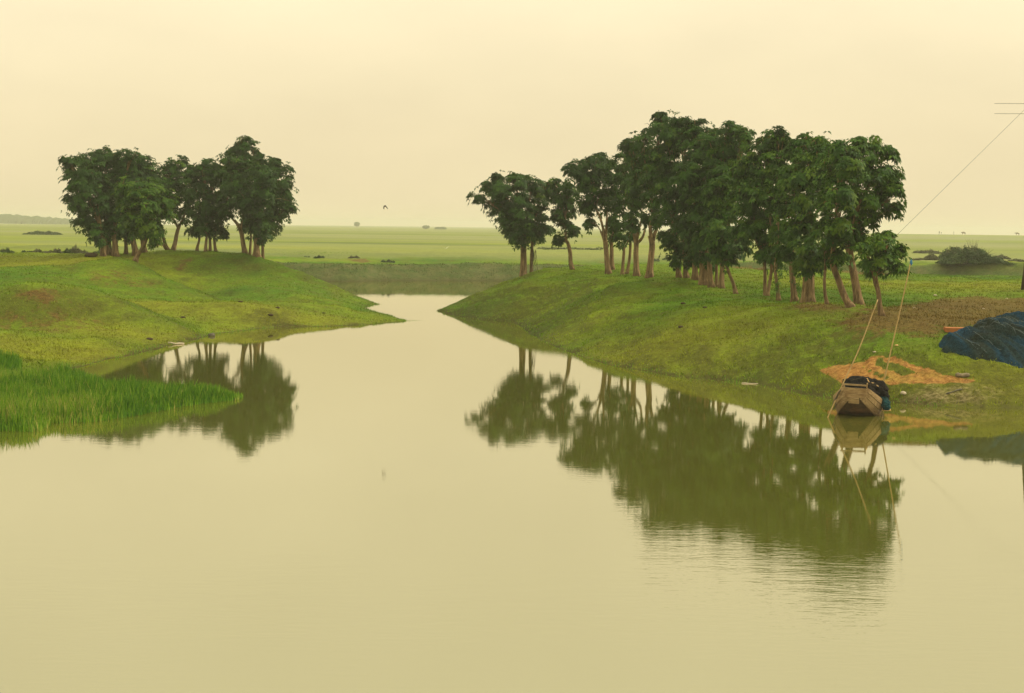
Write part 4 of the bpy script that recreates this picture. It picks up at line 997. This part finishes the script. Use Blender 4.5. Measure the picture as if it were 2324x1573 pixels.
# bamboo poles
def pole(pts3, r0, r1, label, tip=None):
    sp = spline(pts3, 10); base = np.array(sp[0])
    root = empty('bamboo_pole', base); tag(root, label, 'pole', None)
    rr = np.linspace(r0, r1, len(sp)); rr = [r * (1.18 if i % 3 == 0 else 1) for i, r in enumerate(rr)]
    mb = MB(); mb.tube([p - base for p in sp], rr, 8); mb.build('cane', MBAMBOO, root)
    if tip:
        e = np.array(sp[-1]) - base
        mb = MB(); mb.tube([e + [0, 0, -.10], e + [.01, 0, -.04], e + [.012, 0, .03], e + [.02, 0, .08]], [.022, .042, .036, .008], 8, .3); mb.build('tied_rag', MBLUE, root)
    return root
bottom = at_z(1878.7, 947.6, 0.0); dirn = at_d(1914, 869, 43.9) - bottom
pole([bottom - dirn * .55, bottom, at_d(1914, 869, 43.9), at_d(1948.7, 794, 44.3), at_d(1992.4, 679.8, 44.9)], .022, .014, 'long bamboo pole standing in the water and leaning right across the boat bow')
pb = at_d(2001.8, 884, 45.2); pt = at_d(2067, 595, 45.9)
pole([pb + (pb - pt) * .12, pb, at_d(2021, 800, 45.4), at_d(2045, 695, 45.65), pt], .022, .015, 'upright bamboo pole with a blue rag tied at its tip, behind the boat', True)
rp = empty('mooring_rope', zd(430, 820, 43.7)); tag(rp, 'dark rope looped round the bamboo pole at the left of the boat', 'rope'); o2 = np.array(rp.location)
for j, pts in enumerate(([(540, 690), (470, 770), (440, 830), (400, 910), (360, 1000)], [(455, 800), (440, 860), (400, 920), (420, 980), (395, 1060), (365, 1050), (360, 1000), (390, 940)], [(470, 780), (500, 730), (545, 700)])):
    sp = spline([zd(x, y, 43.66) - o2 for x, y in pts], 5); mb = MB(); mb.tube(sp, [.012 if j else .018] * len(sp), 6); mb.build('strand', MROPE, rp)

# ------------------------------------------------------------------ big net spread on the bank
NETPX = [(2133, 788), (2146, 778), (2156, 773), (2170, 770), (2181, 762), (2195, 757), (2216, 747), (2232, 741), (2250, 739), (2276, 738), (2296, 736), (2303, 734), (2324, 736), (2420, 733), (2560, 742), (2600, 800), (2500, 836), (2400, 836), (2324, 834), (2301, 830), (2276, 829), (2244, 826), (2213, 822), (2187, 816), (2162, 806), (2145, 795)]
NETW = [hit(x, y)[:2] for x, y in NETPX]
na = np.array(NETW); lo, hi = na.min(0) - .3, na.max(0) + .3
stp = .05; gx = np.arange(lo[0], hi[0], stp); gy = np.arange(lo[1], hi[1], stp)
X, Y = np.meshgrid(gx, gy); Pn = np.column_stack([X.ravel(), Y.ravel()])
sdn = poly_sd(Pn, [tuple(p) for p in NETW]) + .35 * fbm(Pn[:, 0] * 1.3, Pn[:, 1] * 1.3, 12, 3)
dA = np.array(hit(2216, 745)[:2]); dB = np.array(hit(2330, 790)[:2]); du = (dB - dA) / np.linalg.norm(dB - dA); dv = np.array([-du[1], du[0]])
uu = Pn @ du; vv = Pn @ dv; vv = vv + .35 * fbm(uu * .35, vv * .35, 2, 3)
rid = 1 - np.abs(fbm(vv * 1.5, uu * .16, 7, 3)) * 2.2
rid2 = 1 - np.abs(fbm(vv * 4.4, uu * .22 + 3, 17, 3)) * 2.0
rid3 = 1 - np.abs(fbm(vv * 10, uu * .8 + 9, 27, 2)) * 2.0
lump = vnoise(Pn[:, 0] * .55, Pn[:, 1] * .55, 77)
hN = np.clip(1 - np.exp(-np.maximum(sdn, 0) / .35), 0, 1) * (.12 + .20 * lump + .22 * np.clip(rid, 0, 1) ** 1.6 + .19 * np.clip(rid2, 0, 1) ** 1.6 + .08 * np.clip(rid3, 0, 1) + .03 * vnoise(Pn[:, 0] * 7, Pn[:, 1] * 7, 5))
hN += .22 * np.exp(-((Pn - np.array(hit(2303, 728)[:2])) ** 2).sum(1) / .5) * (sdn > 0) + .12 * np.exp(-((Pn - np.array(hit(2165, 775)[:2])) ** 2).sum(1) / .35) * (sdn > 0)
zN = ground(Pn)[0] + hN
nyn, nxn = X.shape; idx = np.arange(nyn * nxn).reshape(nyn, nxn)
ok = (sdn > 0).reshape(nyn, nxn); cell = ok[:-1, :-1] | ok[1:, :-1] | ok[:-1, 1:] | ok[1:, 1:]
zN = np.where(sdn > 0, zN, ground(Pn)[0] - .05)
q = np.stack([idx[:-1, :-1], idx[:-1, 1:], idx[1:, 1:], idx[1:, :-1]], -1)[cell]
used = np.unique(q); remap = -np.ones(nyn * nxn, int); remap[used] = np.arange(len(used))
c0 = np.array([na[:, 0].mean(), na[:, 1].mean(), 0.0])
net = np_obj('spread_net', np.column_stack([Pn, zN])[used] - c0, remap[q], MNETBIG, smooth=True, loc=c0, attrs={'net_streak': ('FLOAT', (.5 + .62 * fbm(vv * 1.5 + 4, uu * .22, 31, 4))[used])})
zgrid = zN.reshape(nyn, nxn)
for _ in range(26):
    q0 = np.array(hit(random.uniform(2170, 2330), random.uniform(745, 815))[:2]); pts = []; wv_ = random.uniform(0, 6); ln = random.uniform(.8, 2.4)
    for t_ in np.linspace(-.5, .5, 12):
        q_ = q0 + du * ln * t_ + dv * .06 * math.sin(wv_ + 5 * t_)
        i_ = int(np.clip(round((q_[1] - gy[0]) / stp), 0, nyn - 1)); j_ = int(np.clip(round((q_[0] - gx[0]) / stp), 0, nxn - 1))
        if sdn.reshape(nyn, nxn)[i_, j_] > .15: pts.append(np.array([q_[0], q_[1], zgrid[i_, j_] + .012]) - c0)
    if len(pts) > 4: mb = MB(); mb.tube(spline(pts, 2), [.008] * (2 * (len(pts) - 1) + 1), 5); mb.build('cord', MCORD, net)
tag(net, 'huge dark blue and green fishing net heaped in folds on the bank', 'fishing net')

# ------------------------------------------------------------------ small things on the banks
def board():
    p = hit(2163, 757); r = empty('board', (p[0], p[1], p[2])); tag(r, 'rust coloured wooden slab sticking out from the edge of the big net', 'board')
    mb = MB(); M = np.array(Matrix.Rotation(math.radians(-6), 3, 'Z')); mb.box((.1, 0, .10), .75, .55, .16, .012, M); mb.build('slab', MCRATE, r, smooth=False)
    for rx_ in (-.12, .32):
        mb = MB(); mb.box((rx_, 0, -.02), .08, .5, .09, .008, M); mb.build('runner', MDARK, r, smooth=False)
board()
def log_piece(px, py, L, r, ang, mat, label, cat='log', name='log', d=None, zz=None):
    p = hit(px, py) if zz is None else at_z(px, py, zz)
    mb = MB(); n = 7; c, s = math.cos(ang), math.sin(ang)
    pts = []
    for i in range(n):
        f = i / (n - 1) - .5; x, y = p[0] + c * L * f, p[1] + s * L * f
        pts.append(np.array([x, y, (max(gz(x, y), -.0) + r * .8 if zz is None else zz + r * .3) + .3 * r * math.sin(i * 1.7)]))
    base = pts[0].copy(); mb.tube([q - base for q in pts], [r * (1 + .1 * math.sin(i * 2.1)) for i in range(n)], 9, .12)
    o = mb.build(name, mat, loc=base); tag(o, label, cat)
log_piece(2184, 857, .42, .065, .15, m_plain('grey_log', (.10, .075, .045), (.25, .20, .13), 8), 'short grey log lying on the edge of the orange earth patch')
log_piece(400, 782, .75, .035, .7, MPALE, 'pale stick lying at the waterline below the left mound', 'stick', 'stick')
log_piece(1708, 871.5, .75, .022, -.35, MPALE, 'thin pale stick floating at the edge of the right bank', 'stick', 'stick', zz=.005)
log_piece(2165, 890, .55, .022, .3, MROCK, 'dark twig lying above the pale straw patch', 'stick', 'stick')
def rock(px, py, sx, sy, sz, mat, label, seed, cat='stone', name='stone', zz=None):
    p = hit(px, py) if zz is None else at_z(px, py, zz)
    nu, nv = 14, 9; V = []; Fs = []
    for j in range(nv + 1):
        v = math.pi * j / nv
        for i in range(nu):
            u = 2 * math.pi * i / nu; d = np.array([math.sin(v) * math.cos(u), math.sin(v) * math.sin(u), math.cos(v)])
            r = 1 + .35 * float(fbm(np.array([d[0] * 2 + seed * 3.1]), np.array([d[1] * 2 + d[2] * 2.3]), seed, 3)[0])
            V.append(d * r * np.array([sx, sy, sz]) + np.array([0, 0, sz * .55]))
    for j in range(nv):
        for i in range(nu): Fs.append((j * nu + i, (j + 1) * nu + i, (j + 1) * nu + (i + 1) % nu, j * nu + (i + 1) % nu))
    o = new_obj(name, V, Fs, mat, loc=tuple(p)); tag(o, label, cat); return o
rock(481, 763, .17, .12, .09, MROCK, 'dark wet rock at the waterline below the left mound', 1)
rock(2050, 897, .09, .08, .06, MPALE, 'single pale stone on the grass right of the boat', 2)
rock(2122, 672, .10, .08, .04, MPALE, 'pale flat stone on the bright grass above the brown earth', 3)
MCLOD = m_plain('earth_clod', (.035, .022, .012), (.075, .05, .025), 9)
for i, (x, y, s_, lab) in enumerate([(546, 686, .13, 'dark clod at the back edge of the left grassy spit'), (630, 700, .13, 'dark earth clod in the middle of the left grassy spit'), (614, 717, .15, 'pair-like dark clod nearer the water on the left grassy spit'), (415, 722, .14, 'dark clod on the slope of the bare topped mound'),
                                     (206, 583, .45, 'reddish heap of earth on the skyline left of the left grove'), (340, 772, .15, 'dark clod low on the mound near the water'), (735, 712, .10, 'small dark clod towards the tip of the left grassy spit'), (1550, 690, .12, 'dark clod on the right slope below the middle cluster'),
                                     (1600, 700, .10, 'small clod on the right slope below the blackened trunk'), (1545, 745, .12, 'brown clod in the middle of the right grass slope')]):
    rock(x, y, s_, s_ * .7, s_ * .42, MCLOD, lab, 20 + i, 'clod', 'earth_clod')
for i, (x, y, lab) in enumerate([(2285, 679, 'white scrap of litter at the right of the brown earth'), (2232, 702, 'pale scraps of litter lying beside the top edge of the big net'), (2075, 700, 'small white scrap on the brown earth below the flat crowned tree'), (1985, 800, 'tiny white scrap on the slope behind the boat poles'), (2035, 786, 'orange scrap on the grass between the pole and the net')]):
    rock(x, y, .06, .05, .025, MFLOAT if 'orange' in lab else MPALE, lab, 40 + i, 'litter', 'litter_scrap')

# ------------------------------------------------------------------ utility pole just inside the right edge, with its stay wire
dP = 80.0; p0 = at_d(2323, 668, dP); p0[2] = gz(p0[0], p0[1])
ptop = at_d(2386, 170, dP); vec = ptop - p0
up_ = empty('utility_pole', p0); tag(up_, 'leaning dark wooden utility pole at the right edge of the grass', 'pole')
mb = MB(); mb.tube([vec * f - np.array([0, 0, .3 if f == 0 else 0]) for f in np.linspace(0, 1, 9)], list(np.linspace(.17, .11, 9)), 12, .04); mb.build('shaft', MPOLE, up_)
for py in (235, 258):
    a = at_d(2257, py, dP) - p0; b_ = at_d(2400, py + .6, dP) - p0
    mb = MB(); mb.tube([a, (a + b_) / 2, b_], [.010, .011, .011], 6); mb.build('wire_stub_rod', MWIRE, up_)  # stands in for a cut power-line end, built as a rod on the pole
wa = at_d(1921, 646, 76); wa[2] = gz(wa[0], wa[1])
wb = ptop + (p0 - ptop) * .045
lo_ = at_d(1921, 646, 76)
sw = new_obj('stay_wire', *(lambda m: (m.v, m.f))((lambda m: (m.tube([(lo_ + (wb - lo_) * f) for f in np.linspace(-.02, 1, 24)], [.0075] * 24, 6), m)[1])(MB())), MWIRE)
tag(sw, 'thin stay wire slanting from the grass up to the pole top at the right', 'wire')

# ------------------------------------------------------------------ birds, people and cattle far off
MBIRD = m_plain('dark_feathers', (.02, .012, .008), (.05, .03, .018), 30)
MEGRET = m_plain('white_feathers', (.6, .58, .5), (.75, .72, .65), 30)
def bird(px, py, d, span, mat, label, flap):
    c = at_d(px, py, d); root = empty('flying_bird', c); tag(root, label, 'bird')
    mb = MB(); mb.tube(spline([(0, -.14, 0), (0, -.08, .01), (0, 0, .01), (0, .1, 0), (0, .2, -.01)], 3), [.004, .012, .02, .024, .024, .03, .032, .032, .03, .026, .02, .014, .006], 8); mb.build('body', mat, root)
    for s_ in (-1, 1):
        V = []; Fs = []
        prof = [(0, .09, -.06), (.35, .10, -.05), (.7, .06, -.06), (1.0, -.05, -.09)]
        for f, y1, y0 in prof:
            x = s_ * span / 2 * f * math.cos(flap * (.5 + .5 * f)); z = -span / 2 * f * math.sin(flap * (.4 + .6 * f)) + .01
            V += [(x, y1, z + .006), (x, y0, z + .006), (x, y0, z - .006), (x, y1, z - .006)]
        for i in range(3):
            for k in range(4): Fs.append((i * 4 + k, i * 4 + (k + 1) % 4, i * 4 + 4 + (k + 1) % 4, i * 4 + 4 + k))
        Fs += [(0, 3, 2, 1), (12, 13, 14, 15)]
        new_obj('wing', V, Fs, mat, root, smooth=False)
    root.rotation_euler = (0, math.radians(-8), math.radians(25))
bird(874, 468, 70, .34, MBIRD, 'small dark bird flying with lowered wings in the open sky', math.radians(58))
bird(1012, 564, 190, .9, MEGRET, 'white egret flying low over the bright paddy field', math.radians(-30))

def skin_body(name, nodes, edges, mat, loc, rotz=0, scale=1.0):
    me = bpy.data.meshes.new(name); me.from_pydata([n[0] for n in nodes], edges, []); me.materials.append(mat)
    o = bpy.data.objects.new(name, me); COL.objects.link(o); o.location = loc; o.rotation_euler[2] = rotz; o.scale = (scale,) * 3
    sk = o.modifiers.new('Skin', 'SKIN')
    for i, n in enumerate(nodes):
        r = n[1]; me.skin_vertices[0].data[i].radius = (r, r) if not isinstance(r, tuple) else r
    me.skin_vertices[0].data[0].use_root = True
    ss = o.modifiers.new('Subsurf', 'SUBSURF'); ss.levels = 1; ss.render_levels = 1
    return o
MCLOTH = m_plain('dark_cloth', (.03, .035, .05), (.07, .07, .08), 6)
MCOW = m_plain('brown_hide', (.09, .05, .025), (.17, .10, .05), 2)
PN = [((0, 0, .92), (.15, .11)), ((0, 0, 1.15), (.14, .10)), ((0, 0, 1.38), (.17, .11)), ((0, 0, 1.5), .06), ((0, .02, 1.60), .095), ((0, .02, 1.72), .08),
      ((.09, 0, .85), .09), ((.10, .04, .48), .065), ((.10, 0, .06), .045), ((.10, .12, .03), .04), ((-.09, 0, .85), .09), ((-.10, -.02, .48), .065), ((-.10, -.12, .07), .045), ((-.10, 0, .03), .04),
      ((.20, 0, 1.38), .06), ((.25, .0, 1.12), .045), ((.24, .08, .88), .035), ((-.20, 0, 1.38), .06), ((-.25, 0, 1.12), .045), ((-.24, .06, .88), .035)]
PE = [(0, 1), (1, 2), (2, 3), (3, 4), (4, 5), (0, 6), (6, 7), (7, 8), (8, 9), (0, 10), (10, 11), (11, 12), (12, 13), (2, 14), (14, 15), (15, 16), (2, 17), (17, 18), (18, 19)]
CN = [((0, 0, 1.0), (.30, .34)), ((0, .5, 1.0), (.30, .34)), ((0, -.5, 1.02), (.28, .30)), ((0, .85, 1.12), .17), ((0, 1.12, 1.1), .13), ((0, 1.4, .92), .08),
      ((.18, .55, .7), .12), ((.18, .56, .35), .07), ((.18, .55, .03), .06), ((-.18, .5, .7), .12), ((-.18, .42, .35), .07), ((-.18, .45, .03), .06),
      ((.18, -.55, .72), .15), ((.18, -.68, .40), .08), ((.18, -.6, .03), .06), ((-.18, -.6, .72), .15), ((-.18, -.74, .40), .08), ((-.18, -.7, .03), .06), ((0, -.82, 1.05), .05), ((0, -.9, .6), .03)]
CE = [(0, 1), (0, 2), (1, 3), (3, 4), (4, 5), (1, 6), (6, 7), (7, 8), (1, 9), (9, 10), (10, 11), (2, 12), (12, 13), (13, 14), (2, 15), (15, 16), (16, 17), (2, 18), (18, 19)]
for x, py, d, lab, rz, sc_ in [(2131.5, 531.5, 800, 'taller of two people standing together on the hazy horizon at the right', .4, 1.0), (2136, 531.8, 803, 'shorter person standing close to another on the hazy horizon', 2.0, .78), (2164.5, 532, 801, 'person standing alone on the hazy horizon above the big bush', 1.2, .95)]:
    p = at_d(x, py, d); p[2] = gz(p[0], p[1]); o = skin_body('person', PN, PE, MCLOTH, p, rz, sc_); tag(o, lab, 'person')
for x, d, lab, rz in [(2309, 799, 'brown cow grazing on the hazy horizon at the right edge', 1.4), (2187, 802, 'cow far off right of the lone standing person', 1.7)]:
    p = at_d(x, 534, d); p[2] = gz(p[0], p[1]); o = skin_body('cow', CN, CE, MCOW, p, rz, 1.1); tag(o, lab, 'cow', 'cattle on the far pasture')

# ------------------------------------------------------------------ air
HAZE = .00045
bx = (-4200, -90, -2.4, 4200, 3800, 16.5)
x0, y0, z0, x1, y1, z1 = bx
hv = [(x0, y0, z0), (x1, y0, z0), (x1, y1, z0), (x0, y1, z0), (x0, y0, z1), (x1, y0, z1), (x1, y1, z1), (x0, y1, z1)]
N = NT('haze_air'); vol = N.n('ShaderNodeVolumePrincipled'); vol.inputs['Color'].default_value = (1.0, .985, .93, 1); vol.inputs['Density'].default_value = HAZE; vol.inputs['Anisotropy'].default_value = .65
N.t.links.new(vol.outputs[0], N.out.inputs['Volume'])
hz = new_obj('haze', hv, [(3, 2, 1, 0), (4, 5, 6, 7), (0, 1, 5, 4), (1, 2, 6, 5), (2, 3, 7, 6), (3, 0, 4, 7)], N.m, smooth=False); tag(hz, 'thin warm morning haze lying over the fields and river', 'haze', kind='stuff')

# ------------------------------------------------------------------ sky and sun
SUN_EL, SUN_AZ = math.radians(46), math.radians(78)   # azimuth from +Y, clockwise positive
world = bpy.data.worlds.new('World'); scene.world = world; world.use_nodes = True
nt = world.node_tree; nt.nodes.clear()
out = nt.nodes.new('ShaderNodeOutputWorld'); bg = nt.nodes.new('ShaderNodeBackground'); bg.inputs['Strength'].default_value = .1
sky = nt.nodes.new('ShaderNodeTexSky'); sky.sky_type = 'NISHITA'; sky.sun_disc = False; sky.sun_elevation = SUN_EL; sky.sun_rotation = SUN_AZ; sky.dust_density = 6; sky.air_density = 1.5
tc = nt.nodes.new('ShaderNodeTexCoord'); sx = nt.nodes.new('ShaderNodeSeparateXYZ'); nt.links.new(tc.outputs['Generated'], sx.inputs[0])
rp_ = nt.nodes.new('ShaderNodeValToRGB'); e = rp_.color_ramp.elements
ST_ = [(0.0, (.84, .705, .425)), (.06, (.88, .745, .465)), (.15, (1.0, .867, .572)), (.32, (1.0, .89, .59)), (.6, (1.0, .95, .66)), (1.0, (1.0, .96, .70))]
while len(e) < len(ST_): e.new(.5)
for q_, (p_, c_) in zip(e, ST_): q_.position = p_; q_.color = (*c_, 1)
mz = nt.nodes.new('ShaderNodeMapRange'); nt.links.new(sx.outputs[2], mz.inputs[0]); mz.inputs[1].default_value = .12; mz.inputs[2].default_value = .9; mz.inputs[3].default_value = 10.9; mz.inputs[4].default_value = 16.0
# faint unevenness of the overcast
mp = nt.nodes.new('ShaderNodeMapping'); mp.inputs['Scale'].default_value = (2.5, 2.5, 7); nt.links.new(tc.outputs['Generated'], mp.inputs[0])
nz = nt.nodes.new('ShaderNodeTexNoise'); nz.inputs['Scale'].default_value = 2.2; nz.inputs['Detail'].default_value = 5; nt.links.new(mp.outputs[0], nz.inputs['Vector'])
nr = nt.nodes.new('ShaderNodeMapRange'); nt.links.new(nz.outputs['Fac'], nr.inputs[0]); nr.inputs[1].default_value = .3; nr.inputs[2].default_value = .7; nr.inputs[3].default_value = .955; nr.inputs[4].default_value = 1.04
mm = nt.nodes.new('ShaderNodeMath'); mm.operation = 'MULTIPLY'; nt.links.new(mz.outputs[0], mm.inputs[0]); nt.links.new(nr.outputs[0], mm.inputs[1])
vm = nt.nodes.new('ShaderNodeVectorMath'); vm.operation = 'SCALE'; nt.links.new(rp_.outputs[0], vm.inputs[0]); nt.links.new(mm.outputs[0], vm.inputs['Scale'])
nt.links.new(sx.outputs[2], rp_.inputs[0])
mx = nt.nodes.new('ShaderNodeMix'); mx.data_type = 'RGBA'; mx.inputs[0].default_value = .94
nt.links.new(sky.outputs[0], mx.inputs[6]); nt.links.new(vm.outputs[0], mx.inputs[7])
nt.links.new(mx.outputs[2], bg.inputs[0]); nt.links.new(bg.outputs[0], out.inputs[0])
sun = bpy.data.lights.new('sun', 'SUN'); sun.energy = 2.4; sun.angle = math.radians(9); sun.color = (1.0, .90, .72)
so = bpy.data.objects.new('sun', sun); COL.objects.link(so)
dv_ = Vector((math.sin(SUN_AZ) * math.cos(SUN_EL), math.cos(SUN_AZ) * math.cos(SUN_EL), math.sin(SUN_EL)))
so.rotation_euler = dv_.to_track_quat('Z', 'Y').to_euler()

# ------------------------------------------------------------------ camera and render settings
cam = bpy.data.cameras.new('camera'); co = bpy.data.objects.new('camera', cam); COL.objects.link(co)
cam.sensor_width = 36; cam.lens = 36 * F / 2324; cam.clip_start = .5; cam.clip_end = 20000
M = Matrix((RT, UP, -FWD)).transposed().to_4x4(); M.translation = Vector(EYE); co.matrix_world = M
scene.camera = co
vs = scene.view_settings; vs.view_transform = 'Standard'; vs.look = 'None'; vs.exposure = 0; vs.gamma = 1; vs.use_curve_mapping = False
cy = scene.cycles; cy.max_bounces = 8; cy.diffuse_bounces = 3; cy.glossy_bounces = 3; cy.transmission_bounces = 3; cy.volume_bounces = 6; cy.use_denoising = True
